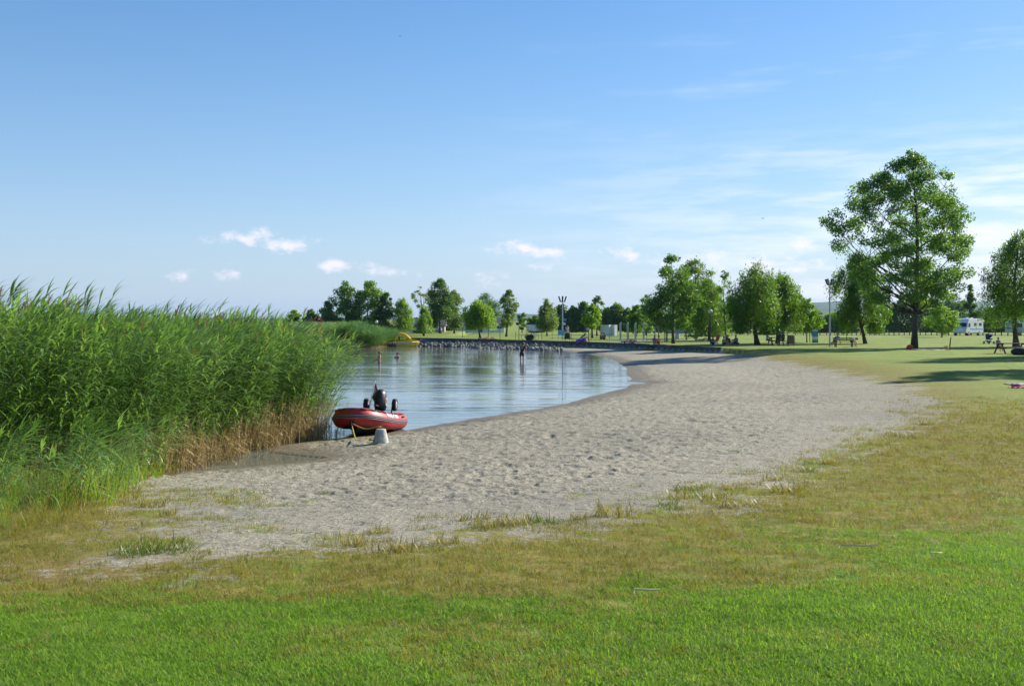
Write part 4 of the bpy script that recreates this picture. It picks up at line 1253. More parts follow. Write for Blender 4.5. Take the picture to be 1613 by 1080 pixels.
fence('brown post and rail fence running across the back of the meadow', [(1105, 525.8), (1300, 526.8), (1500, 528.2), (1700, 530)], 62, 1.2, M_wooddark, pr=.09, rr_=.045)
fence('thin dark wire fence with slim posts along the lake lawn', [(812, 534), (870, 535), (930, 536), (1000, 537.4), (1048, 538.6)], 9, .95, M_dark, rails=(.6,), pr=.025, name='wire_fence', rr_=.012)

# haze in the air over the whole scene
hz = MB().box((0, 2600, 45), (26000, 11000, 96))
hm = bpy.data.materials.new('thin_haze'); hm.use_nodes = True
hm.node_tree.nodes.clear(); q = NT(hm.node_tree)
vp = q.n('ShaderNodeVolumePrincipled'); vp.inputs['Color'].default_value = (0.42, 0.7, 1.0, 1); vp.inputs['Density'].default_value = 0.00005; vp.inputs['Anisotropy'].default_value = 0.2
ho = q.n('ShaderNodeOutputMaterial'); q.put(ho.inputs['Volume'], vp.outputs[0])
tag(hz.build('haze', hm), 'thin pale haze filling the air over lake and meadow', 'haze', kind='stuff')

# ------------------------------------------------------------------ the inflatable boat
M_tube = mat('red_pvc', (0.40, 0.02, 0.022), .48, var=.12, vscale=4, bump=.08, bscale=20)
M_strake = mat('rubbing_strake', (0.06, 0.03, 0.045), .55)
M_strakew = mat('strake_grey_line', (0.42, 0.36, 0.38), .5)
M_hullblk = mat('hull_black', (0.03, 0.028, 0.03), .5, var=.3)
M_cover = mat('black_cover', (0.025, 0.025, 0.03), .75, var=.4, vscale=12, bump=.5, bscale=18)
M_letter = mat('white_lettering', (0.85, 0.83, 0.82), .5)
M_rope = mat('yellow_rope', (0.50, 0.33, 0.08), .9)
M_concpale = mat('pale_concrete', (0.48, 0.47, 0.42), .9, var=.22, vscale=5, bump=.4, bscale=20)
bp_ = Vector(((578 - U0) / FPX * 31.7, 31.7, 0))
bt = thing('inflatable_boat', 'red inflatable motor boat drawn up on the sand beside the reeds', 'boat', (bp_.x, bp_.y, 0.06), 0)
bt.rotation_euler = (R(0), R(-4.5), R(-90 - 6.5))      # local +x is the bow
bt.rotation_mode = 'XYZ'
half = [(-1.95, .60, .30), (-1.5, .60, .30), (-1.0, .60, .30), (-.5, .60, .305), (0, .60, .315), (.45, .585, .335), (.85, .53, .37), (1.15, .43, .41), (1.38, .28, .445), (1.50, .10, .46)]
def catmull(P, m=4):
    out = []
    for i in range(len(P) - 1):
        p0, p1, p2, p3 = (Vector(P[max(i - 1, 0)]), Vector(P[i]), Vector(P[i + 1]), Vector(P[min(i + 2, len(P) - 1)]))
        for j in range(m):
            t = j / m
            out.append(.5 * ((2 * p1) + (p2 - p0) * t + (2 * p0 - 5 * p1 + 4 * p2 - p3) * t * t + (3 * p1 - p0 - 3 * p2 + p3) * t ** 3))
    out.append(Vector(P[-1]))
    return out
path = [(x, y, z) for x, y, z in half] + [(x, -y, z) for x, y, z in half[::-1]]
cp = catmull(path, 4)
TR = .245
rad = []
for i, q_ in enumerate(cp):
    e = min(i, len(cp) - 1 - i)
    rad.append(TR * (.35 + .65 * min(1, e / 3.0) ** .6))
MB().tube(cp, rad, 20).build('tube', M_tube, bt, smooth=True)
def outer(i, ang, extra=0.0):
    """point on the tube surface, ang up from the horizontal outside"""
    t = (cp[min(i + 1, len(cp) - 1)] - cp[max(i - 1, 0)]).normalized()
    o_ = t.cross(Vector((0, 0, 1))).normalized()
    if o_.dot(Vector((cp[i].x - (-.4), cp[i].y, 0))) < 0: o_ = -o_
    r = rad[i] + extra
    return cp[i] + o_ * math.cos(ang) * r + Vector((0, 0, 1)) * math.sin(ang) * r
def strip(name, a0, a1, mt, ext, i0=2, i1=None):
    i1 = i1 or len(cp) - 3
    V, F = [], []
    m = 4
    for i in range(i0, i1 + 1):
        for j in range(m + 1):
            V.append(tuple(outer(i, a0 + (a1 - a0) * j / m, ext + .006 * math.sin(math.pi * j / m))))
    for i in range(i1 - i0):
        for j in range(m):
            F.append((i * (m + 1) + j, i * (m + 1) + j + 1, (i + 1) * (m + 1) + j + 1, (i + 1) * (m + 1) + j))
    me = mesh_np(name, V, F, [mt], smooth=True)
    return link(name, me, bt)
st = strip('rubbing_strake', -.22, .22, M_strake, .010)
for a_ in (-.17, .0, .15): 
    l_ = strip('strake_line', a_ - .017, a_ + .017, M_strakew, .018); l_.parent = st
strip('upper_band', .86, 1.05, M_strake, .004)
# lettering on the port tube: a short row of worn white capitals, unreadable in the photograph
def tube_pt(x, ang, ext=.008):
    best = min(range(len(cp) // 2), key=lambda i: abs(cp[i].x - x))
    i = best
    j = i + 1 if cp[i].x < x else i - 1
    t = (x - cp[i].x) / (cp[j].x - cp[i].x + 1e-9)
    return outer(i, ang, ext).lerp(outer(j, ang, ext), t)
SIDE = 1
glyphs = [((0, 0, 0, 1), (0, 1, .8, 1), (.8, 1, .8, 0), (0, .5, .8, .5)), ((0, 0, 0, 1), (0, 1, .8, .5), (.8, .5, 0, 0)), ((0, 0, 0, 1), (0, 1, .8, 1), (0, 0, .8, 0), (0, .5, .6, .5)), ((0, 0, .4, 1), (.4, 1, .8, 0)), ((0, 1, .8, 1), (.4, 1, .4, 0)), ((0, 0, 0, 1), (.8, 0, .8, 1), (0, .5, .8, .5)), ((0, 0, 0, 1), (0, 1, .8, 0), (.8, 0, .8, 1))]
for gi_, gph in enumerate(glyphs):
    x0 = .72 - gi_ * .155
    lm = MB()
    for (ax_, ay_, bx_, by_) in gph:
        P0 = tube_pt(x0 - ax_ * .13, .36 + ay_ * .40); P1 = tube_pt(x0 - bx_ * .13, .36 + by_ * .40); Pm = tube_pt(x0 - (ax_ + bx_) / 2 * .13, .36 + (ay_ + by_) / 2 * .40)
        lm.tube([P0, Pm, P1], .016, 5)
    lm.build('letter', M_letter, bt)
# hull, floor, transom, dark cover over the inside
hv, hf = [], []
xs_ = [-1.55, -1.0, -.4, .2, .7, 1.1, 1.4]
for x in xs_:
    t = (x + 1.55) / 2.95
    w_ = float(np.interp(x, [-1.55, .3, .9, 1.4], [.62, .60, .48, .12]))
    kz = -.10 + .05 * t + .30 * max(0, t - .55) ** 1.5
    zt = .16 + .20 * max(0, t - .5)
    hv += [(x, w_, zt), (x, w_ * .5, kz * .5 + zt * .3), (x, 0, kz), (x, -w_ * .5, kz * .5 + zt * .3), (x, -w_, zt)]
for i in range(len(xs_) - 1):
    for j in range(4): hf.append((i * 5 + j, i * 5 + j + 1, i * 5 + 6 + j, i * 5 + 5 + j))
hf.append((0, 1, 2, 3, 4))
mb = MB(); mb.v, mb.f = hv, hf; mb.build('hull', M_hullblk, bt, smooth=False)
mb = MB(); mb.v = [(x, s_ * w_, z_) for x, w_, z_ in ((-1.5, .42, .24), (.4, .42, .26), (1.0, .30, .34), (1.3, .1, .40)) for s_ in (1, -1)]
mb.f = [(0, 1, 3, 2), (2, 3, 5, 4), (4, 5, 7, 6)]; mb.build('floor', M_cover, bt)
MB().box((-1.52, 0, .33), (.06, .80, .42)).build('transom', M_dark, bt, bevel=.015)
MB().box((-.3, 0, .44), (.28, .82, .05)).build('seat', M_wooddark, bt, bevel=.015)
cv, cf = [], []
for i, x in enumerate(np.linspace(-1.3, 1.22, 16)):
    w_ = float(np.interp(x, [-1.3, .3, .8, 1.22], [.52, .52, .44, .22])); zt = float(np.interp(x, [-1.3, 0, 1.22], [.54, .57, .69]))
    for j in range(9):
        t = -1 + 2 * j / 8
        cv.append((x, w_ * t, zt - .02 - .05 * (1 - t * t) + .02 * math.sin(i * 2.1 + j * 1.7)))
for i in range(15):
    for j in range(8): cf.append((i * 9 + j, i * 9 + j + 1, i * 9 + 10 + j, i * 9 + 9 + j))
mb = MB(); mb.v, mb.f = cv, cf
o_ = mb.build('deck_cover', M_cover, bt, smooth=True)
o_.modifiers.new('thick', 'SOLIDIFY').thickness = .02
# grab line looped along both tubes
for s_ in (1, -1):
    gp = []
    for i in range(6, len(cp) // 2 - 2):
        ii_ = i if s_ > 0 else len(cp) - 1 - i
        gp.append(outer(ii_, .98 - .16 * abs(math.sin(i * .9)), .02))
    MB().tube(gp, .014, 5).build('grab_line', M_black, bt)
    for i in (8, 13, 18, 24, 29):
        ii_ = i if s_ > 0 else len(cp) - 1 - i
        MB().ball(outer(ii_, .95, .01), (.05, .05, .02), 8, 5).build('rope_patch', M_black, bt)
hb = tube_pt(-1.0, .42, .02)
MB().tube([tube_pt(-.88, .5, .0), tube_pt(-.92, .5, .05), tube_pt(-1.12, .5, .05), tube_pt(-1.16, .5, .0)], .018, 6).build('carry_handle', M_black, bt)
MB().box(outer(len(cp) // 2, -.75, .012), (.04, .16, .14), rot=(0, .7, 0)).build('bow_patch', M_black, bt, bevel=.01)
MB().tube([outer(len(cp) // 2, -.55, .01), outer(len(cp) // 2, -.75, .06), outer(len(cp) // 2, -.95, .01)], .014, 6).build('towing_eye', M_steel, bt)
# outboard motor
om = MB()
prf = [(.04, .0), (.17, .02), (.205, .12), (.21, .28), (.19, .44), (.14, .53), (.03, .56)]
lt = MB().lathe(prf, n=18)
om.add([(-1.62 + x * 1.25 - .12 * (z > .4) * (z - .4), y * .92, z * 1.2 + .58) for x, y, z in lt.v], lt.f)
m_ = om.build('outboard_motor', M_black, bt, smooth=True)
MB().box((-1.62, .178, .86), (.20, .02, .26), rot=(.0, 0, 0)).build('decal', M_strakew, m_, bevel=.006)
MB().box((-1.70, 0, .28), (.16, .12, .62)).box((-1.72, 0, -.02), (.34, .05, .03)).build('motor_leg', M_dark, m_, bevel=.02)
MB().tube([(-1.5, 0, .72), (-1.15, -.02, .76), (-1.0, -.02, .77)], [.03, .028, .034], 8).build('tiller', M_black, m_)
MB().box((-1.55, 0, .5), (.16, .26, .14)).build('clamp', M_dark, m_, bevel=.02)
# launching wheels folded up
for s_ in (1, -1):
    MB().tube([(-1.57, s_ * .34, .30), (-1.60, s_ * .35, .55), (-1.62, s_ * .37, .78)], .022, 6).build('wheel_arm', M_dark, bt)
    w_ = wheel(bt, (-1.64, s_ * .44, .78), .19, .12, 'launching_wheel')
# flag
fp = MB().tube([(-1.55, -.36, .5), (-1.72, -.20, 1.52)], .014, 6).build('flag_staff', M_white, bt)
FV, FF = [], []
for i in range(8):
    for j in range(7):
        a_ = Vector((-1.715, -.205, 1.46)).lerp(Vector((-1.64, -.28, .98)), j / 6)
        FV.append((a_.x - .012 * i, a_.y + .026 * i + .012 * math.sin(i * 1.3 + j * .3), a_.z - .065 * i * (1 - .5 * j / 6)))
for i in range(7):
    for j in range(6): FF.append((i * 7 + j, i * 7 + j + 1, i * 7 + 8 + j, i * 7 + 7 + j))
fl = link('flag', mesh_np('flag', FV, FF, [M_red, M_white], smooth=True, fmat=[(1 if 2 <= (k_ % 6) < 4 else 0) for k_ in range(len(FF))]), fp)

# concrete mooring block with an iron eye
cq = g(600, 697)
cb = thing('mooring_block', 'pale concrete cone block with an iron eye on the sand before the boat', 'mooring block', cq); cb.scale = (.92, .92, .92)
MB().lathe([(.215, -.03), (.21, .02), (.205, .08), (.135, .36), (.125, .375), (.05, .38)], n=24).build('block', M_concpale, cb)
MB().lathe([(.205, .12), (.207, .125), (.195, .135)], n=24).build('mould_line', M_concpale, cb)
MB().tube([(math.cos(a_) * .045, 0, .45 + math.sin(a_) * .055) for a_ in np.linspace(0, 6.283, 14)[:-1]], .012, 6, closed=True).tube([(0, 0, .36), (0, 0, .42)], .016).build('iron_eye', M_wood, cb)
# mooring rope from the bow down to the sand and on to the block
bpy.context.view_layer.update()
eye = bt.matrix_world @ outer(len(cp) // 2, -.75, .07)
gp0 = g(561, 694)
top = cq + Vector((-.05, 0, .43))
r1 = [eye, eye.lerp(gp0, .5) + Vector((0, 0, -.02)), Vector((gp0.x, gp0.y, gp0.z + .02)), gp0 + Vector((.12, -.12, .02)), gp0 + Vector((.3, .05, .02)), gp0 + Vector((.22, .2, .02)), gp0 + Vector((.42, .05, .02)), gp0.lerp(cq, .75) + Vector((0, 0, .03))]
tag(MB().tube(catmull(r1, 4), .016, 6).build('mooring_rope', M_rope), 'yellow rope hanging from the boat bow and coiled on the sand', 'rope')
r2 = [eye + Vector((0, 0, .02)), eye.lerp(top, .5) - Vector((0, 0, .10)), top - Vector((.04, 0, .03)), top + Vector((.05, .02, -.03)), top + Vector((.02, -.05, -.04))]
tag(MB().tube(catmull(r2, 4), .016, 6).build('mooring_rope', M_rope), 'taut yellow rope running from the boat bow to the concrete block', 'rope')

# ------------------------------------------------------------------ yellow pedal boat
M_yellow = mat('yellow_grp', (0.88, 0.62, 0.015), .4, coat=.2)
pb = Vector((*on_level(634, 545.2), 0))
pd = thing('pedal_boat', 'yellow pedal boat with an arched slide moored beside the stones', 'pedal boat', pb, R(8)); pd.scale = (1.15, 1.15, 1.25)
def loft(secs):
    V, F = [], []
    n_ = len(secs[0])
    for s_ in secs: V += s_
    for i in range(len(secs) - 1):
        for j in range(n_ - 1): F.append((i * n_ + j, i * n_ + j + 1, (i + 1) * n_ + j + 1, (i + 1) * n_ + j))
    F += [tuple(range(n_)), tuple((len(secs) - 1) * n_ + j for j in range(n_ - 1, -1, -1))]
    mb_ = MB(); mb_.v, mb_.f = V, F
    return mb_
secs = []
for x, w_, zb_, zt in ((-1.75, .55, .15, .52), (-1.5, .72, -.05, .58), (-.6, .78, -.12, .64), (.4, .78, -.12, .74), (1.0, .68, -.08, .78), (1.5, .42, .1, .70), (1.85, .12, .34, .58)):
    secs.append([(x, -w_, zt - .1), (x, -w_ * .9, zb_ + .1), (x, -w_ * .5, zb_), (x, w_ * .5, zb_), (x, w_ * .9, zb_ + .1), (x, w_, zt - .1), (x, w_ * .8, zt), (x, -w_ * .8, zt)])
hl_ = loft(secs).build('hull', M_yellow, pd, smooth=False, bevel=.02)
MB().tube([(-1.72, -.62, .3), (0, -.85, .34), (1.0, -.76, .4), (1.7, -.28, .44)], .05, 6).build('rubbing_strip', M_white, pd)
MB().tube([(-1.72, .62, .3), (0, .85, .34), (1.0, .76, .4), (1.7, .28, .44)], .05, 6).build('rubbing_strip', M_white, pd)
for s_ in (-.45, .45):
    MB().tube(catmull([(-.85, s_, .45), (-.65, s_, .9), (-.25, s_, 1.18), (.25, s_, 1.12), (.65, s_, .8), (.95, s_, .55)], 4), [(.10, .14)] * 21, 8).build('arch_rail', M_yellow, pd, smooth=True)
slv = []
mb = MB()
prev_ = None
for (x, z_) in ((-.85, .48), (-.65, .92), (-.25, 1.2), (.25, 1.14), (.65, .82)):
    mb.v += [(x, -.4, z_), (x, .4, z_)]
mb.f = [(2 * i, 2 * i + 1, 2 * i + 3, 2 * i + 2) for i in range(1, 3)]
o_ = mb.build('canopy_slide', M_yellow, pd); o_.modifiers.new('t', 'SOLIDIFY').thickness = .05
for s_ in (-.32, .32):
    MB().box((-.15, s_, .62), (.45, .42, .12)).box((-.36, s_, .85), (.1, .42, .45), rot=(0, -.2, 0)).build('seat', M_black, pd, bevel=.03)
MB().tube([(.45, 0, .55), (.35, 0, .85)], .025).ball((.35, 0, .87), .06, 8, 5).build('steering_lever', M_black, pd)
dk = MB().box((0, 0, 0), (1.6, .9, .28), taper=.8)
tag(dk.build('covered_raft', M_cover, None, bevel=.08, loc=(pb.x - 1.9, pb.y + 1.6, .55), rot=(0, 0, .3)), 'dark covered bundle on the stones behind the pedal boat', 'bundle')

# ------------------------------------------------------------------ lamps, signs, bins and lawn furniture
def post_lamp_trident():
    p = g(886, 535.5); s = ppm(p); H = (535.5 - 466) / s
    T = thing('floodlight_post', 'tall grey post with upright floodlights like a trident near the lake wall', 'lamp post', p)
    MB().tube([(0, 0, -.1), (0, 0, H * .5), (0, 0, H * .86)], [.10, .08, .06], 8).build('pole', M_steel, T)
    MB().tube([(-.36, 0, H * .87), (.36, 0, H * .87)], .05, 6).build('crossbar', M_dark, T)
    for x_, t in ((-.45, -.3), (0, 0), (.02, .12), (.45, .3)):
        hd = MB().box((x_ * .8, (.15 if x_ == .02 else 0), H * .935), (.16, .22, H * .12), rot=(0, t, 0)).build('floodlight', M_black, T, bevel=.02)
        MB().box((x_ * .8 + .03, -.12, H * .935), (.10, .02, H * .09), rot=(0, t, 0)).build('lens', M_glass, hd)
    MB().box((.28, -.09, H * .46), (.42, .03, .28)).build('flag_sign', M_signblue, T)
    MB().box((.22, -.09, H * .37), (.30, .03, .30)).build('white_plate', M_white, T)
post_lamp_trident()
p = g(1307, 546); s = ppm(p); H = (546 - 438) / s
T = thing('floodlight_post', 'grey post with two flared floodlights right of the picnic sitters', 'lamp post', p)
MB().tube([(0, 0, -.1), (0, 0, H * .5), (0, 0, H * .9)], [.085, .07, .055], 8).build('pole', M_steel, T)
MB().tube([(-.2, 0, H * .9), (.2, 0, H * .9)], .04, 6).build('crossbar', M_dark, T)
for x_, t in ((-.18, -.32), (.18, .22)):
    hd = MB().box((x_ * 1.2, 0, H * .945), (.22, .24, H * .085), rot=(0, t, 0), taper=1.35).build('floodlight', M_dark, T, bevel=.02)
    MB().box((x_ * 1.2, -.15, H * .945), (.16, .02, H * .06), rot=(0, t, 0)).build('lens', M_signgrey, hd)
def globe(label, u, vb, vt):
    p = g(u, vb); s = ppm(p); H = (vb - vt) / s
    T = thing('globe_lamp', label, 'lamp', p)
    MB().tube([(0, 0, -.05), (0, 0, H - .3)], [.05, .04], 8).build('pole', M_dark, T)
    MB().lathe([(.03, H - .42), (.10, H - .40), (.10, H - .36), (.05, H - .34)], n=10).build('collar', M_black, T)
    MB().ball((0, 0, H - .17), .22, 14, 9).build('globe', M_white, T, smooth=True)
globe('white globe lamp on a dark post in front of the low dark willow', 1119, 542, 488)
globe('white globe lamp rising out of the right end of the far reeds', 593, 535, 505)


def bin_(label, u, vb, h=.95, r=.34, mt=M_wooddark, ring=M_dark):
    p = g(u, vb)
    T = thing('litter_bin', label, 'litter bin', p)
    n_ = 14
    sm = MB().box((0, 0, 0), (.12, .025, h * .78)).mesh('slat', mt)
    for i in range(n_):
        a_ = 2 * math.pi * i / n_
        link('slat', sm, T, (r * math.cos(a_), r * math.sin(a_), h * .6), (R(6) * 1, 0, a_ - math.pi / 2))
    MB().lathe([(r * .82, h * .25), (r * .95, h * .3), (r * .95, h * .9), (r * .2, h * .9)], n=16).build('liner', ring, T)
    MB().tube([(r * 1.06 * math.cos(a_), r * 1.06 * math.sin(a_), h * .97) for a_ in np.linspace(0, 6.283, 17)[:-1]], .025, 6, closed=True).build('rim', ring, T)
    for s_ in (-1, 1): MB().tube([(s_ * r * .7, 0, -.05), (s_ * r * .7, 0, h * .35)], .03, 6).build('leg', ring, T)
bin_('dark slatted litter bin on legs beside the blue board near the trident post', 894, 536.8)
bin_('brown slatted litter bin between the picnic sitters and the blue info stand', 1246, 545, 1.02, .36, M_wood)
bin_('pale litter bin behind the leaning dark poplar', 1067, 535.5, .85, .26, M_signgrey, M_signgrey)

def board(label, u, vb, v0_, v1_, w, mt=M_signblue, legs=True, name='notice_board'):
    p = g(u, vb); s = ppm(p)
    T = thing(name, label, 'sign', p)
    z0, z1 = (vb - v1_) / s, (vb - v0_) / s
    bd = MB().box((0, 0, (z0 + z1) / 2), (w / s, .05, z1 - z0)).build('board', mt, T, bevel=.01)
    if legs:
        for s_ in (-1, 1): MB().tube([(s_ * w / s * .38, .05, -.05), (s_ * w / s * .38, .05, z1)], .03, 6).build('post', M_steel, T)
    return T, bd, s, z0, z1, w / s
T, bd, s, z0, z1, w_ = board('blue notice board on posts below the trident floodlights', 884, 535.6, 520, 528, 10.5)
MB().box((0, -.032, z1 - .13), (w_ * .8, .012, .06)).box((0, -.032, z1 - .3), (w_ * .6, .012, .04)).build('print', M_signgrey, bd)
T, bd, s, z0, z1, w_ = board('upright blue and white info stand on the lawn left of the flared floodlights', 1284, 539.5, 518.5, 539, 9.5, legs=False, name='info_stand')
MB().box((0, -.032, z1 - .12), (w_ * .92, .012, .14)).box((0, -.032, z0 + .45), (w_ * .92, .012, .30)).build('white_panel', M_white, bd)
MB().box((0, -.034, z0 + .85), (w_ * .7, .012, .08)).build('print', M_blue, bd)
MB().box((0, 0, .03), (w_ * 1.05, .4, .06)).build('foot', M_dark, T)
board('small pale blue board behind the picnic table with three sitters', 1229, 530.5, 520.5, 527, 7, legs=True)

# white changing cabin of upright panels
p = g(960, 532); s = ppm(p)
T = thing('changing_cabin', 'white changing cabin of folded upright panels on the far lawn', 'cabin', p, 0)
H = 20.5 / s
xs_ = [-12.5, -1.2, 3.5, 7.5, 12.5]
ys_ = [.5, -.1, .45, -.1, .3]
for i in range(4):
    a_ = Vector((xs_[i] / s, ys_[i], 0)); b2 = Vector((xs_[i + 1] / s, ys_[i + 1], 0)); d_ = b2 - a_
    MB().box((0, 0, 0), (d_.length - .02, .05, H - .25)).build('panel', M_white, T, loc=(a_ + b2) / 2 + Vector((0, 0, H / 2 + .12)), rot=(0, 0, math.atan2(d_.y, d_.x)))
for i in range(5): MB().tube([(xs_[i] / s, ys_[i] + .04, -.05), (xs_[i] / s, ys_[i] + .04, H + .03)], .04, 6).build('post', M_steel, T)
for x0_, y0_ in ((-12.5, 1.7), (12.5, 1.7)): MB().box((x0_ / s, .95, H / 2 + .12), (.05, 1.2, H - .25)).build('panel', M_white, T)

# four steel shower columns
sc_mesh = None
for i, (u, lb) in enumerate(((977.3, 'first'), (988.8, 'second'), (1001, 'third'), (1014, 'fourth'))):
    p = g(u, 536.6); s = ppm(p); H = 29 / s
    T = thing('shower_column', 'grey steel shower column right of the white cabin, %s from the left' % lb, 'shower', p, 0, 'shower columns right of the white cabin')
    MB().box((0, 0, H * .48), (.22, .22, H * .96)).build('column', M_steel, T, bevel=.03)
    MB().tube([(0, 0, H * .95), (0, -.05, H), (0, -.3, H), (0, -.34, H - .06)], .03, 6).build('spout', M_steel, T)
    MB().lathe([(.02, 0), (.08, -.03), (.08, -.06)], c=(0, -.34, H - .05), n=10).build('shower_head', M_steel, T)
    MB().ball((0, -.12, H * .45), .035, 8, 5).build('push_button', M_dark, T)
tag(MB().box((0, 0, 0), (5.6, 1.6, .06)).build('paved_strip', M_signgrey, None, loc=g(995, 536.7) + Vector((0, .3, .0))), 'pale paved strip under the shower columns', 'paving')

# slim posts and frames on the lake lawn
def slim(label, u, vb, vt, mt, r=.045, name='wooden_post', lean=0):
    p = g(u, vb); H = (vb - vt) / ppm(p)
    return tag(MB().tube([(0, 0, -.1), (lean * .5, 0, H * .5), (lean, 0, H)], [r, r * .95, r * .8], 7).lathe([(r * 1.3, 0), (r * 1.3, .05), (r, .09)], n=7).build(name, mt, None, loc=p), label, 'post')
slim('slim reddish post before the white house, right of the bent willow', 769.5, 534.5, 512.5, M_wood)
slim('slim dark post before the right end of the white house', 787.5, 534.6, 513, M_dark, .035)
slim('slim brown post left of the parked bicycle', 817.5, 535, 514.5, M_wood)
slim('slim post behind the parked bicycle', 853.5, 534, 517, M_wood)
slim('thin dark post in front of the left part of the white house', 728.5, 531.5, 516, M_dark, .035)
slim('thin dark post with cross wires left of the leaning dark poplar', 1046.5, 539, 506, M_dark, .035)
slim('thin dark stake standing behind the bench with the reclining sitter', 1333.5, 536.5, 522.5, M_dark, .04)
slim('thin bent sapling stake beside the white towel', 1495.5, 550, 531, M_wooddark, .05, lean=.12)
slim('square timber post behind the leaning dark poplar', 1050.5, 537.2, 505, M_wood, .10)

def frame(label, u, vb, vt, w, mt, orange=False):
    p = g(u, vb); s = ppm(p); H = (vb - vt) / s; hw_ = w / 2 / s
    T = thing('timber_frame', label, 'frame', p)
    for s_ in (-1, 1): MB().tube([(s_ * hw_, 0, -.05), (s_ * hw_ * .9, 0, H)], .05, 6).build('post', mt, T)
    MB().tube([(-hw_ - .08, 0, H * .96), (hw_ + .08, 0, H * .96)], .045, 6).build('beam', mt, T)
    if orange:
        for s_ in (-1, 1): MB().tube([(0, -.05, H * .35), (s_ * hw_ * 1.4, -.1, 0)], .045, 6).build('brace', M_orange, T)
        MB().box((.05, -.05, H * .78), (.28, .22, .3)).build('box', M_signgrey, T, bevel=.02)
    return T
frame('pale timber frame with orange braces right of the purple beach bag', 924.5, 539.5, 513.5, 6, M_wood, True)
frame('pale timber frame behind the couple sitting by the wall', 1034.5, 539, 513.5, 6, M_woodpale)
frame('thin wooden tripod stake left of the blue and white info stand', 1273, 539.2, 522, 5.5, M_woodpale)

# picnic tables and benches
def picnic(label, p, rz, w=1.8, mt=M_wooddark):
    T = thing('picnic_table', label, 'table', p, rz)
    pl = MB().box((0, 0, 0), (w, .135, .06)).mesh('plank', mt, bevel=.006)
    for i in range(5): link('top_plank', pl, T, (0, -.29 + i * .145, .74))
    for s_ in (-1, 1):
        for j in (0, 1): link('seat_plank', pl, T, (0, s_ * (.66 + .145 * j), .44))
    for x_ in (-w * .36, w * .36):
        for s_ in (-1, 1): MB().box((0, 0, 0), (.07, .09, .98)).build('leg', mt, T, loc=(x_, s_ * .47, .36), rot=(s_ * .62, 0, 0))
        MB().box((x_ + .06, 0, .42), (.05, 1.6, .09)).build('seat_bearer', mt, T)
        MB().box((x_ + .06, 0, .69), (.05, .72, .08)).build('top_bearer', mt, T)
    return T
def bench(label, p, rz, w=1.7, mt=M_wooddark):
    T = thing('park_bench', label, 'bench', p, rz)
    pl = MB().box((0, 0, 0), (w, .11, .035)).mesh('slat', mt, bevel=.006)
    for i in range(3): link('seat_slat', pl, T, (0, -.22 + i * .13, .44))
    for i in range(2): link('back_slat', pl, T, (0, .19 + i * .03, .62 + i * .16), (R(80), 0, 0))
    for x_ in (-w * .4, w * .4):
        MB().box((x_, -.16, .21), (.07, .07, .44)).box((x_, .14, .21), (.07, .07, .44)).build('leg', M_dark, T)
        MB().box((x_, .19, .62), (.06, .05, .5), rot=(-.18, 0, 0)).build('back_support', M_dark, T)
    return T
TB1 = picnic('dark picnic table under the willow with three sitters', g(1222, 543.6), .1, 1.5)
BN1 = bench('dark bench beside the flared floodlight post with two sitters', g(1329, 546.3), R(4), 1.9)
TB2 = picnic('long dark picnic table at the right edge below the drooping willow', g(1594, 556.5), .12, 2.6)
tag(MB().ball((0, 0, .22), (.75, .5, .34), 14, 8).ball((.5, .1, .2), (.5, .4, .28), 12, 8).build('beach_bag', M_cover, None, smooth=True, loc=g(1609, 559)), 'large black bag on the grass beneath the right hand picnic table', 'bag')

# pushchair
p = g(1557.5, 541.5)
T = thing('pushchair', 'blue pushchair standing alone on the lawn below the motorhome', 'pushchair', p, .3)
M_navy = mat('navy_cloth', (.035, .06, .17), .8, var=.2)
hood = MB().lathe([(.30, -.2), (.31, 0), (.30, .2)], axis='x', n=16)
MB().tube(catmull([(-.2, .1, .62), (-.2, .05, .95), (-.2, -.2, 1.05), (-.2, -.35, .9)], 4), .03, 6).build('hood_bow', M_dark, T)
mb = MB()
hp = [(.12, .55), (.18, .85), (.08, 1.04), (-.15, 1.08), (-.36, .95)]
for (y_, z_) in hp: mb.v += [(-.26, y_, z_), (.26, y_, z_)]
mb.f = [(2 * i, 2 * i + 1, 2 * i + 3, 2 * i + 2) for i in range(len(hp) - 1)] + [(8, 6, 4, 2, 0), (1, 3, 5, 7, 9)]
o_ = mb.build('hood', M_navy, T); o_.modifiers.new('t', 'SOLIDIFY').thickness = .03
MB().box((0, -.05, .5), (.46, .5, .14)).box((0, .16, .72), (.46, .1, .5), rot=(-.3, 0, 0)).build('seat', M_navy, T, bevel=.04)
MB().box((0, .0, .26), (.40, .4, .14)).build('basket', M_black, T, bevel=.03)
for s_ in (-1, 1):
    MB().tube([(s_ * .26, -.36, .14), (s_ * .26, .1, .58), (s_ * .26, .45, 1.02)], .022, 6).build('frame', M_steel, T)
    MB().tube([(s_ * .26, .36, .14), (s_ * .26, 0, .5)], .022, 6).build('frame', M_steel, T)
    for y_ in (-.38, .38):
        o_ = wheel(T, (s_ * .28, y_, .14), .14, .05); o_.rotation_euler = (0, 0, R(90))
MB().tube([(-.26, .45, 1.02), (.26, .45, 1.02)], .025, 6).build('handle', M_black, T)

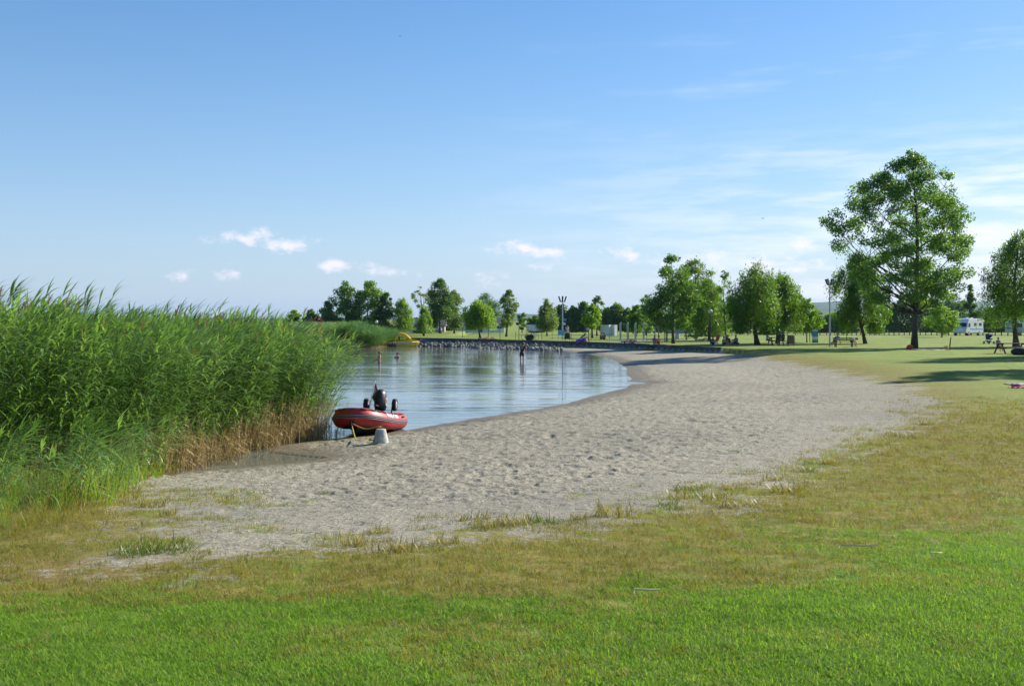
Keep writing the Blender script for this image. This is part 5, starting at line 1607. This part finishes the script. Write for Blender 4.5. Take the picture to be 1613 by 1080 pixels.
# bicycles leaning together near the trident post
def bicycle(label, p, rz, mt):
    T = thing('bicycle', label, 'bicycle', p, rz)
    for x_ in (-.52, .52):
        w_ = MB().tube([(x_ + .33 * math.cos(a_), 0, .34 + .33 * math.sin(a_)) for a_ in np.linspace(0, 6.283, 25)[:-1]], .022, 6, closed=True).build('wheel', M_rubber, T)
        sp_ = MB()
        for a_ in np.linspace(0, math.pi, 7)[:-1]: sp_.tube([(x_ - .32 * math.cos(a_), 0, .34 - .32 * math.sin(a_)), (x_ + .32 * math.cos(a_), 0, .34 + .32 * math.sin(a_))], .004, 4)
        sp_.build('spokes', M_steel, w_)
    MB().tube([(-.52, 0, .34), (-.15, 0, .80), (.38, 0, .84), (-.05, 0, .32), (-.15, 0, .80)], .022, 6).tube([(-.52, 0, .34), (-.05, 0, .32)], .02, 6).tube([(.52, 0, .34), (.36, 0, .95)], .02, 6).build('frame', mt, T)
    MB().tube([(.30, -.28, 1.0), (.36, 0, 1.0), (.30, .28, 1.0)], .018, 6).build('handlebar', M_dark, T)
    MB().box((-.18, 0, .93), (.26, .14, .06)).tube([(-.15, 0, .8), (-.17, 0, .92)], .015).build('saddle', M_black, T, bevel=.02)
    MB().tube([(-.05, -.12, .2), (-.05, -.06, .32), (-.05, .06, .32), (-.05, .12, .44)], .015, 6).build('crank', M_dark, T)
bicycle('dark bicycle parked on the lawn above the stones, left of the pair', g(832, 535.6), .15, M_black)
bicycle('silver bicycle parked on the lawn above the stones, right of the pair', g(838, 535.3), -.1, M_steel)
tag(MB().ball((0, 0, .35), (.5, .3, .36), 12, 8).ball((.3, -.1, .5), (.32, .26, .26), 10, 7).build('backpack', M_cover, None, smooth=True, loc=g(834, 536.3)), 'dark luggage heaped against the two parked bicycles', 'luggage')

# beach things on the ground
M_purple = mat('purple_cloth', (.13, .08, .32), .8, var=.3, vscale=6)
p = g(912, 541.5); 
T = thing('beach_chair', 'purple and dark beach chair with towels on the wall edge', 'chair', Vector((p.x, p.y + .3, .82)), .2)
mb = MB(); mb.v = [(-.9, -.35, .30), (-.9, .35, .30), (.1, -.35, .28), (.1, .35, .28), (.75, -.35, .85), (.75, .35, .85)]; mb.f = [(0, 1, 3, 2), (2, 3, 5, 4)]
o_ = mb.build('sling', M_cover, T); o_.modifiers.new('t', 'SOLIDIFY').thickness = .03
MB().tube([(-.95, -.36, .3), (.1, -.36, .28), (.8, -.36, .9)], .025, 6).tube([(-.95, .36, .3), (.1, .36, .28), (.8, .36, .9)], .025, 6).build('frame', M_dark, T)
for x_ in (-.7, .25):
    for s_ in (-1, 1): MB().tube([(x_, s_ * .36, .3), (x_ + .1, s_ * .36, -.02)], .022, 6).build('leg', M_dark, T)
o_ = MB().ball((0, 0, .26), (.52, .34, .34), 14, 8).ball((.45, .05, .3), (.34, .28, .4), 12, 8).build('beach_bag', M_purple, None, smooth=True, loc=Vector((p.x + .1, p.y - .55, .60)))
tag(o_, 'purple bulging beach bag in front of the dark beach chair at the wall', 'bag')

def towel(label, u, vb, w, d, mt, rz=0.0, name='towel'):
    p = g(u, vb)
    V, F = [], []
    for i in range(9):
        for j in range(6):
            x_, y_ = (i / 8 - .5) * w, (j / 5 - .5) * d
            V.append((x_, y_, .03 + .018 * math.sin(i * 1.9 + j) + .015 * math.sin(j * 2.3 + u)))
    for i in range(8):
        for j in range(5): F.append((i * 6 + j, (i + 1) * 6 + j, (i + 1) * 6 + j + 1, i * 6 + j + 1))
    o_ = link(name, mesh_np(name, V, F, [mt], smooth=True), None, p, (0, 0, rz))
    o_.modifiers.new('t', 'SOLIDIFY').thickness = .015
    return tag(o_, label, 'towel')
M_towelw = mat('white_towel', (.72, .71, .70), .9, var=.08)
M_towelb = mat('blue_grey_towel', (.26, .29, .34), .9, var=.15)
M_pink = mat('pink_cloth', (.55, .13, .20), .9, var=.2)
towel('long white sheet spread on the grass at the foot of the tallest poplar', 1464, 551.2, 3.0, 1.4, M_towelw)
tag(MB().ball((0, 0, .2), (.27, .22, .2), 12, 8).ball((.16, .1, .2), (.2, .2, .17), 10, 7).ball((-.16, -.08, .12), (.2, .16, .12), 10, 7).build('red_bag', M_red, None, smooth=True, loc=g(1433, 550.2)), 'bright red bag on the grass left of the white sheet', 'bag')
tag(MB().ball((0, 0, .14), (.22, .2, .18), 10, 7).ball((.12, .05, .2), (.12, .12, .14), 8, 6).build('yellow_bag', mat('yellow_cloth', (.6, .42, .06), .8), None, smooth=True, loc=g(1491, 550.5)), 'small yellow bag beside the bent sapling stake', 'bag')
towel('pale blue grey blanket in the tree shade at the right edge', 1606, 606, .75, .9, M_towelb, .2, 'blanket')
towel('pink towel crumpled on the turf in the shade at the right edge', 1604, 611.5, .55, .45, M_pink, .3)
tag(MB().ball((0, 0, .07), (.16, .12, .09), 10, 7).ball((-.12, .03, .05), (.12, .1, .06), 8, 6).build('pink_bag', M_pink, None, smooth=True, loc=g(1603, 611)), 'small pink bundle lying on the pink towel at the right edge', 'bundle')
towel('pale towel under the couple sitting by the far wall', 1032, 543, 2.0, .9, M_towelb)
towel('light towel under the two sunbathers by the shower columns', 996, 540.6, 2.6, .9, M_towelb)
towel('long grey blanket behind the leaning dark poplar', 1088, 537.2, 4.4, 1.2, M_towelb)
towel('grey towel on the lawn left of the picnic sitters under the willow', 1174, 544.3, 2.0, .8, M_towelb)

# red folding chair
p = g(1127, 543)
T = thing('folding_chair', 'red folding chair on the lawn beside the globe lamp', 'chair', p, R(-65))
mb = MB(); mb.v = [(-.26, -.3, .44), (.26, -.3, .44), (-.26, .15, .36), (.26, .15, .36), (-.26, .42, 1.0), (.26, .42, 1.0)]; mb.f = [(0, 1, 3, 2), (2, 3, 5, 4)]
o_ = mb.build('sling', M_red, T); o_.modifiers.new('t', 'SOLIDIFY').thickness = .03
for s_ in (-1, 1):
    MB().tube([(s_ * .28, .35, 0), (s_ * .28, -.32, .5)], .018, 6).build('leg', M_white, T)
    MB().tube([(s_ * .28, -.3, 0), (s_ * .28, .18, .45), (s_ * .28, .44, 1.04)], .018, 6).build('leg', M_white, T)
# deck lounger
p = g(1092, 536)
T = thing('sun_lounger', 'dark sun lounger with raised back behind the grey blanket', 'lounger', p, .05)
mb = MB(); mb.v = [(-1.0, -.3, .3), (-1.0, .3, .3), (.2, -.3, .3), (.2, .3, .3), (.95, -.3, .72), (.95, .3, .72)]; mb.f = [(0, 1, 3, 2), (2, 3, 5, 4)]
o_ = mb.build('sling', M_navy, T); o_.modifiers.new('t', 'SOLIDIFY').thickness = .04
for x_ in (-.8, .15):
    for s_ in (-1, 1): MB().tube([(x_, s_ * .3, .3), (x_, s_ * .3, 0)], .02, 6).build('leg', M_dark, T)

# three birds
def bird(label, u, v, y, s):
    x = (u - U0) / FPX * y; z = CAMZ + (V0 - v) / FPX * y
    T = thing('bird', label, 'bird', (x, y, z), .6)
    MB().lathe([(.01, -.12), (.03, -.08), (.045, 0), (.03, .08), (.012, .13)], axis='x', n=8).build('body', M_black, T, smooth=True)
    for s_ in (-1, 1):
        mb = MB(); mb.v = [(.05, 0, .01), (-.05, 0, .01), (-.04, s_ * .14, .05), (.03, s_ * .14, .06), (-.10, s_ * .32, .0)]; mb.f = [(0, 1, 2, 3), (3, 2, 4)]
        o_ = mb.build('wing', M_black, T); o_.modifiers.new('t', 'SOLIDIFY').thickness = .008
    mb = MB(); mb.v = [(-.1, 0, 0), (-.2, .03, 0), (-.2, -.03, 0)]; mb.f = [(0, 1, 2)]; o_ = mb.build('tail', M_black, T); o_.modifiers.new('t', 'SOLIDIFY').thickness = .006
    T.scale = (s, s, s)
bird('dark bird flying left of the tallest poplar', 1202, 344, 120, 1.0)
bird('tiny bird high in the blue sky over the lake', 630, 57, 160, 1.0)
bird('small dark bird just above the leaning dark poplar', 1053, 400, 130, 1.0)
M_straw = mat('straw', (.62, .52, .30), .8)
# straws lying on the near turf
for u, v, L, rz, lb in ((1352, 872, .36, .15, 'pale bent straw lying on the turf at the right'), (1478, 884, .14, .5, 'short pale straw lying on the green grass at the right'), (1020, 945, .2, .25, 'thin straw lying on the grass edge near the middle')):
    p = g(u, v)
    tag(MB().tube([(-L / 2, 0, .05), (-L * .42, .03, .075), (0, 0, .07), (L / 2, .02, .06)], .006, 5).build('straw', M_straw, None, loc=p, rot=(0, 0, rz)), lb, 'straw')

# ------------------------------------------------------------------ people
M_skin = mat('skin', (0.52, 0.29, 0.20), .55, var=.06, vscale=8)
M_skintan = mat('skin_tanned', (0.36, 0.185, 0.115), .55, var=.06, vscale=8)
M_hairdk = mat('hair_dark', (0.025, 0.018, 0.014), .6)
M_hairbr = mat('hair_brown', (0.11, 0.065, 0.035), .6)
M_eye = mat('eye_dark', (0.02, 0.015, 0.012), .3)
M_lip = mat('lip', (0.34, 0.12, 0.10), .5)
CL = {'navy': M_navy, 'black': mat('black_cloth', (.02, .02, .024), .85, var=.2), 'white': mat('white_cloth', (.68, .68, .67), .85, var=.05), 'grey': mat('grey_cloth', (.22, .24, .28), .85, var=.1),
      'blue': mat('blue_cloth', (.05, .10, .40), .85, var=.1), 'red': M_red, 'maroon': mat('maroon_cloth', (.16, .03, .04), .85), 'pink': M_pink, 'orange': mat('orange_cloth', (.55, .16, .05), .85), 'teal': mat('teal_cloth', (.10, .28, .36), .85)}


def skin_mesh(name, pts, edges, rad, root=0, mt=None, sub=2):
    me = bpy.data.meshes.new(name)
    me.from_pydata([tuple(p) for p in pts], edges, [])
    o = bpy.data.objects.new(name, me); COL.objects.link(o)
    o.modifiers.new('s', 'SKIN')
    sv = me.skin_vertices[0].data if len(me.skin_vertices) else None
    if sv is None:
        bm = bmesh.new(); bm.from_mesh(me); bm.verts.layers.skin.verify(); bm.to_mesh(me); bm.free()
        sv = me.skin_vertices[0].data
    for i, r in enumerate(rad):
        sv[i].radius = r if hasattr(r, '__len__') else (r, r)
        sv[i].use_root = (i == root)
    o.modifiers[0].use_smooth_shade = True
    ss = o.modifiers.new('d', 'SUBSURF'); ss.levels = sub; ss.render_levels = sub
    dg = bpy.context.evaluated_depsgraph_get()
    res = bpy.data.meshes.new_from_object(o.evaluated_get(dg))
    bpy.data.objects.remove(o); bpy.data.meshes.remove(me)
    res.name = name
    if mt: res.materials.clear(); res.materials.append(mt)
    return res


def pose(kind):
    """joints of a 1.72 m figure facing -y, feet / seat on z = 0"""
    J = {}
    if kind in ('stand', 'wade', 'swim'):
        J.update(pel=(0, 0, .95), wai=(0, -.005, 1.10), che=(0, .0, 1.28), nec=(0, .01, 1.46), hb=(0, -.01, 1.545), hm=(0, -.02, 1.62), ht=(0, -.005, 1.70))
        for s, t in ((-1, 'l'), (1, 'r')):
            J.update({'sh' + t: (s * .175, .01, 1.40), 'el' + t: (s * .235, .03, 1.13), 'wr' + t: (s * .225, -.10, .90), 'hi' + t: (s * .095, 0, .90), 'kn' + t: (s * .11, -.02, .49), 'an' + t: (s * .12, .03, .08), 'to' + t: (s * .13, -.13, .03)})
        if kind == 'wade':
            J.update(che=(0, -.10, 1.26), nec=(0, -.16, 1.42), hb=(0, -.20, 1.49), hm=(0, -.24, 1.55), ht=(0, -.24, 1.64), wai=(0, -.04, 1.09))
            for s, t in ((-1, 'l'), (1, 'r')): J.update({'sh' + t: (s * .175, -.13, 1.37), 'el' + t: (s * .21, -.26, 1.12), 'wr' + t: (s * .09, -.42, 1.05)})
        if kind == 'swim':
            for s, t in ((-1, 'l'), (1, 'r')): J.update({'el' + t: (s * .25, -.06, 1.15), 'wr' + t: (s * .20, -.30, 1.05)})
    elif kind == 'bench':
        J.update(pel=(0, 0, .12), wai=(0, .0, .28), che=(0, -.02, .46), nec=(0, -.05, .64), hb=(0, -.08, .72), hm=(0, -.095, .79), ht=(0, -.08, .87))
        for s, t in ((-1, 'l'), (1, 'r')): J.update({'sh' + t: (s * .175, -.03, .58), 'el' + t: (s * .23, -.14, .34), 'wr' + t: (s * .15, -.36, .28), 'hi' + t: (s * .09, -.05, .10), 'kn' + t: (s * .12, -.46, .10), 'an' + t: (s * .12, -.48, -.34), 'to' + t: (s * .13, -.63, -.41)})
    elif kind == 'recline':
        J.update(pel=(0, 0, .12), wai=(0, .08, .26), che=(0, .17, .42), nec=(0, .24, .58), hb=(0, .24, .66), hm=(0, .22, .73), ht=(0, .23, .81))
        for s, t in ((-1, 'l'), (1, 'r')): J.update({'sh' + t: (s * .175, .22, .53), 'el' + t: (s * .26, .28, .30), 'wr' + t: (s * .30, .24, .06), 'hi' + t: (s * .09, -.06, .10), 'kn' + t: (s * .11, -.46, .02), 'an' + t: (s * .12, -.86, -.22), 'to' + t: (s * .14, -.96, -.14)})
    elif kind == 'sit':
        J.update(pel=(0, 0, .11), wai=(0, .02, .26), che=(0, .0, .44), nec=(0, -.04, .61), hb=(0, -.075, .69), hm=(0, -.09, .76), ht=(0, -.08, .84))
        for s, t in ((-1, 'l'), (1, 'r')): J.update({'sh' + t: (s * .175, -.01, .55), 'el' + t: (s * .25, -.17, .38), 'wr' + t: (s * .10, -.38, .43), 'hi' + t: (s * .09, -.05, .09), 'kn' + t: (s * .13, -.36, .46), 'an' + t: (s * .13, -.56, .08), 'to' + t: (s * .14, -.72, .03)})
    elif kind == 'lie':
        J.update(pel=(0, 0, .11), wai=(0, .15, .12), che=(0, .33, .13), nec=(0, .51, .13), hb=(0, .60, .13), hm=(0, .67, .13), ht=(0, .76, .12))
        for s, t in ((-1, 'l'), (1, 'r')): J.update({'sh' + t: (s * .175, .45, .12), 'el' + t: (s * .27, .20, .08), 'wr' + t: (s * .27, -.05, .06), 'hi' + t: (s * .09, -.05, .10), 'kn' + t: (s * .11, -.46, .12 + (.22 if s > 0 else 0)), 'an' + t: (s * .12, -.88 + (.22 if s > 0 else 0), .07), 'to' + t: (s * .14, -.94 + (.12 if s > 0 else 0), .16 - (.1 if s > 0 else 0))})
    elif kind == 'bent':
        J.update(pel=(0, 0, .14), wai=(0, -.10, .28), che=(0, -.26, .38), nec=(0, -.43, .40), hb=(0, -.51, .38), hm=(0, -.57, .36), ht=(0, -.65, .35))
        for s, t in ((-1, 'l'), (1, 'r')): J.update({'sh' + t: (s * .175, -.37, .38), 'el' + t: (s * .22, -.40, .12), 'wr' + t: (s * .14, -.52, -.08), 'hi' + t: (s * .09, -.04, .11), 'kn' + t: (s * .13, -.44, .10), 'an' + t: (s * .12, -.46, -.32), 'to' + t: (s * .13, -.61, -.40)})
    return {a: Vector(v) for a, v in J.items()}


def person(label, p, rz, kind, top=None, bottom='black', skin=M_skin, hair=M_hairdk, sc=1.0, sink=0.0, hands=True):
    J = pose(kind)
    T = thing('person', label, 'person', Vector(p) - Vector((0, 0, sink)), rz)
    T.scale = (sc, sc, sc)
    order = ['pel', 'wai', 'che', 'nec', 'hb', 'hm', 'ht'] + [a + t for t in 'lr' for a in ('sh', 'el', 'wr', 'hi', 'kn', 'an', 'to')]
    pts = [J[a] for a in order]
    ix = {a: i for i, a in enumerate(order)}
    R_ = dict(pel=(.145, .105), wai=(.125, .09), che=(.155, .105), nec=.055, hb=.068, hm=.092, ht=.062, sh=.062, el=.042, wr=.030, hi=.088, kn=.056, an=.038, to=.034)
    E = [('pel', 'wai'), ('wai', 'che'), ('che', 'nec'), ('nec', 'hb'), ('hb', 'hm'), ('hm', 'ht')]
    for t in 'lr': E += [('che', 'sh' + t), ('sh' + t, 'el' + t), ('el' + t, 'wr' + t), ('pel', 'hi' + t), ('hi' + t, 'kn' + t), ('kn' + t, 'an' + t), ('an' + t, 'to' + t)]
    rad_ = [R_[a if a in R_ else a[:2]] for a in order]
    body = skin_mesh('body', pts, [(ix[a], ix[b2]) for a, b2 in E], rad_, 0, skin)
    # hands: palm, four fingers of different length and a thumb at the side
    if hands:
        bm = bmesh.new(); bm.from_mesh(body)
        for s, t in ((-1, 'l'), (1, 'r')):
            w_, e_ = J['wr' + t], J['el' + t]
            d_ = (w_ - e_).normalized()
            sd_ = d_.cross(Vector((0, 0, 1)))
            sd_ = sd_.normalized() if sd_.length > .1 else Vector((1, 0, 0))
            nn_ = sd_.cross(d_).normalized()
            hm_ = MB().tube([w_ - d_ * .02, w_ + d_ * .03, w_ + d_ * .075, w_ + d_ * .095], [(.026, .022), (.036, .017), (.040, .015), (.036, .012)], 8)
            for q_, (o_, L_) in enumerate(((-.030, .062), (-.010, .074), (.010, .070), (.029, .054))):
                b0 = w_ + d_ * .085 + sd_ * o_
                hm_.tube([b0, b0 + d_ * L_ * .5 - nn_ * .004, b0 + d_ * L_ * .85 - nn_ * .022, b0 + d_ * L_ - nn_ * .036], [.0088, .0085, .0075, .005], 5)
            b0 = w_ + d_ * .035 + sd_ * .034 * s
            hm_.tube([b0, b0 + d_ * .025 + sd_ * .022 * s, b0 + d_ * .055 + sd_ * .028 * s - nn_ * .01], [.011, .010, .006], 5)
            vs_ = [bm.verts.new(v) for v in hm_.v]
            for f in hm_.f:
                try: bm.faces.new([vs_[i] for i in f]).smooth = True
                except ValueError: pass
        bm.to_mesh(body); bm.free()
    link('body', body, T)
    # head: hair, eyes, nose, mouth, ears
    up = (J['ht'] - J['hb']).normalized()
    fw = Vector((0, -1, 0)); fw = (fw - up * fw.dot(up))
    fw = fw.normalized() if fw.length > .2 else Vector((0, 0, 1))
    rt = up.cross(fw).normalized()
    hc = J['hm']
    M3 = Matrix((rt, fw, up)).transposed()
    def hp_(x, y, z): return hc + M3 @ Vector((x, y, z))
    hv_ = MB().ball((0, 0, 0), (.098, .108, .105), 14, 9)
    keep = [i for i, v in enumerate(hv_.v) if not (v[1] > .035 and v[2] < .045) and v[2] > -.07]
    fs_ = [f for f in hv_.f if all(i in set(keep) for i in f)]
    hv_.f = fs_
    hv_.v = [tuple(hp_(v[0], v[1] - .008, v[2] + .022)) for v in hv_.v]
    bm = bmesh.new(); vv = [bm.verts.new(v) for v in hv_.v]
    for f in hv_.f: bm.faces.new([vv[i] for i in f]).smooth = True
    bmesh.ops.delete(bm, geom=[v for v in bm.verts if not v.link_faces], context='VERTS')
    me = bpy.data.meshes.new('hair'); bm.to_mesh(me); bm.free(); me.materials.append(hair)
    o_ = link('hair', me, T); o_.modifiers.new('t', 'SOLIDIFY').thickness = .012
    for s in (-1, 1):
        MB().ball(hp_(s * .033, .086, .0), .011, 6, 5).build('eye', M_eye, T, smooth=True)
        MB().ball(hp_(s * .094, -.005, -.01), (.012, .02, .028), 6, 5).build('ear', skin, T, smooth=True)
    MB().tube([hp_(0, .084, .01), hp_(0, .106, -.022), hp_(0, .088, -.032)], [.008, .014, .010], 6).build('nose', skin, T, smooth=True)
    MB().tube([hp_(-.024, .078, -.052), hp_(0, .087, -.053), hp_(.024, .078, -.052)], [.004, .007, .004], 5).build('mouth', M_lip, T, smooth=True)
    g_ = 1.16
    if top:
        nm = ['pel', 'wai', 'che', 'nk'] + ['sh' + t for t in 'lr'] + ['ue' + t for t in 'lr']
        Q = dict(J); Q['nk'] = J['che'].lerp(J['nec'], .78)
        for t in 'lr': Q['ue' + t] = J['sh' + t].lerp(J['el' + t], .6)
        rr__ = [(.150 * 1.08, .115 * 1.08), (.138 * 1.06, .103 * 1.06), (.158 * 1.09, .113 * 1.09), .075, .076, .076, .062, .062]
        ee = [(0, 1), (1, 2), (2, 3), (2, 4), (2, 5), (4, 6), (5, 7)]
        link('shirt', skin_mesh('shirt', [Q[a] for a in nm], ee, rr__, 0, CL[top]), T)
    if bottom:
        nm = ['pel', 'wl'] + ['hi' + t for t in 'lr'] + ['th' + t for t in 'lr']
        Q = dict(J); Q['wl'] = J['pel'].lerp(J['wai'], .55)
        for t in 'lr': Q['th' + t] = J['hi' + t].lerp(J['kn' + t], .62 if bottom not in ('red', 'pink') else .2)
        link('shorts', skin_mesh('shorts', [Q[a] for a in nm], [(0, 1), (0, 2), (0, 3), (2, 4), (3, 5)], [(.152, .118), (.138, .104), .104, .104, .086, .086], 0, CL[bottom]), T)
    return T


def on_ground(u, v, dz=0.0):
    p = g(u, v); return Vector((p.x, p.y, p.z + dz))
def on_lake(u, v, dz=0.0):
    x, y = on_level(u, v); return Vector((x, y, dz))


person('bare chested swimmer standing waist deep in the lake, left of the other bather', on_lake(597.5, 571.5), R(-70), 'swim', None, 'navy', M_skintan, sink=.86)
person('swimmer with only head and shoulders above the water', on_lake(626, 563.5), R(-20), 'swim', None, 'blue', M_skintan, sink=1.28)
person('wader in dark shirt and shorts standing knee deep in the lake', on_lake(822, 567.5), R(150), 'wade', 'black', 'black', M_skintan, M_hairbr, sc=1.1, sink=.40)
person('tanned sitter with legs drawn up left of the white cabin', on_ground(946, 534.3, -.02), R(75), 'sit', 'orange', 'black', M_skin)
person('dark haired sitter in maroon next to the white cabin', on_ground(952, 534.8, -.02), R(-50), 'sit', 'maroon', 'black', M_skintan)
person('sunbather lying on the towel by the shower columns, feet to the right', on_ground(994.5, 541.0, .03), R(82), 'lie', None, 'orange', M_skintan)
person('sunbather with dark top lying at the left end of the same towel', on_ground(990, 540.0, .03), R(78), 'lie', 'black', 'black', M_skin)
person('sitter in pink on the pale towel by the far wall', on_ground(1030.5, 542.2, .02), R(30), 'sit', 'pink', 'grey', M_skintan)
person('bare backed sitter on the pale towel, right of the one in pink', on_ground(1038.5, 542.4, .02), R(-60), 'sit', None, 'maroon', M_skin)
person('sitter in maroon beside the red folding chair', on_ground(1122, 543, -.02), R(40), 'sit', 'maroon', 'navy', M_skin)
person('sitter in pale grey at the left of the dark group under the willow', on_ground(1139.5, 543.6, -.02), R(60), 'sit', 'grey', 'black', M_skin)
person('upright sitter in black in the middle of the dark group under the willow', on_ground(1146, 542.6, .05), R(10), 'sit', 'black', 'navy', M_skintan)
person('sitter in navy at the right of the dark group under the willow', on_ground(1160, 543.4, .1), R(-70), 'sit', 'navy', 'black', M_skin)
person('lying figure in dark clothes between the sitters under the willow', on_ground(1152, 542.2, .0), R(-85), 'lie', 'black', 'navy', M_skintan)
person('picnic sitter in white shirt and blue shorts at the left of the table', on_ground(1208, 543.6, .44), R(70), 'bench', 'white', 'blue', M_skintan)
person('picnic sitter in brown at the middle of the table', on_ground(1227, 542.8, .40), R(-20), 'bench', 'maroon', 'black', M_skintan, M_hairbr)
person('picnic sitter in dark clothes at the right of the table', on_ground(1234.5, 543.4, .42), R(-80), 'bench', 'black', 'black', M_skintan)
BNp = g(1329, 546.3)
person('sitter with outstretched legs at the left end of the bench', Vector((BNp.x - .72, BNp.y - .06, BNp.z + .40)), R(-50), 'recline', 'grey', 'black', M_skintan)
person('sitter in white bent forward at the right end of the bench', Vector((BNp.x + .62, BNp.y - .08, BNp.z + .42)), R(50), 'bent', 'white', 'black', M_skin)
TBp = g(1594, 556.5)
person('child in teal sitting at the left end of the right hand picnic table', Vector((TBp.x - .75, TBp.y + .66, TBp.z + .46)), R(15), 'bench', 'teal', 'navy', M_skin, sc=.78)
person('sunbather in red lying on the lake lawn left of the slim reddish post', on_ground(763, 535.0, -.01), R(80), 'lie', None, 'orange', M_skin)
person('second sunbather lying just right of the slim reddish post', on_ground(771.5, 535.2, -.01), R(95), 'lie', None, 'pink', M_skin)
person('person in pale clothes lying on the long grey blanket', on_ground(1106, 537.0, .04), R(85), 'lie', 'white', 'grey', M_skin)
person('standing figure in pale clothes behind the dark bin near the trident post', on_ground(893.5, 531.5), R(20), 'stand', 'white', 'white', M_skin)
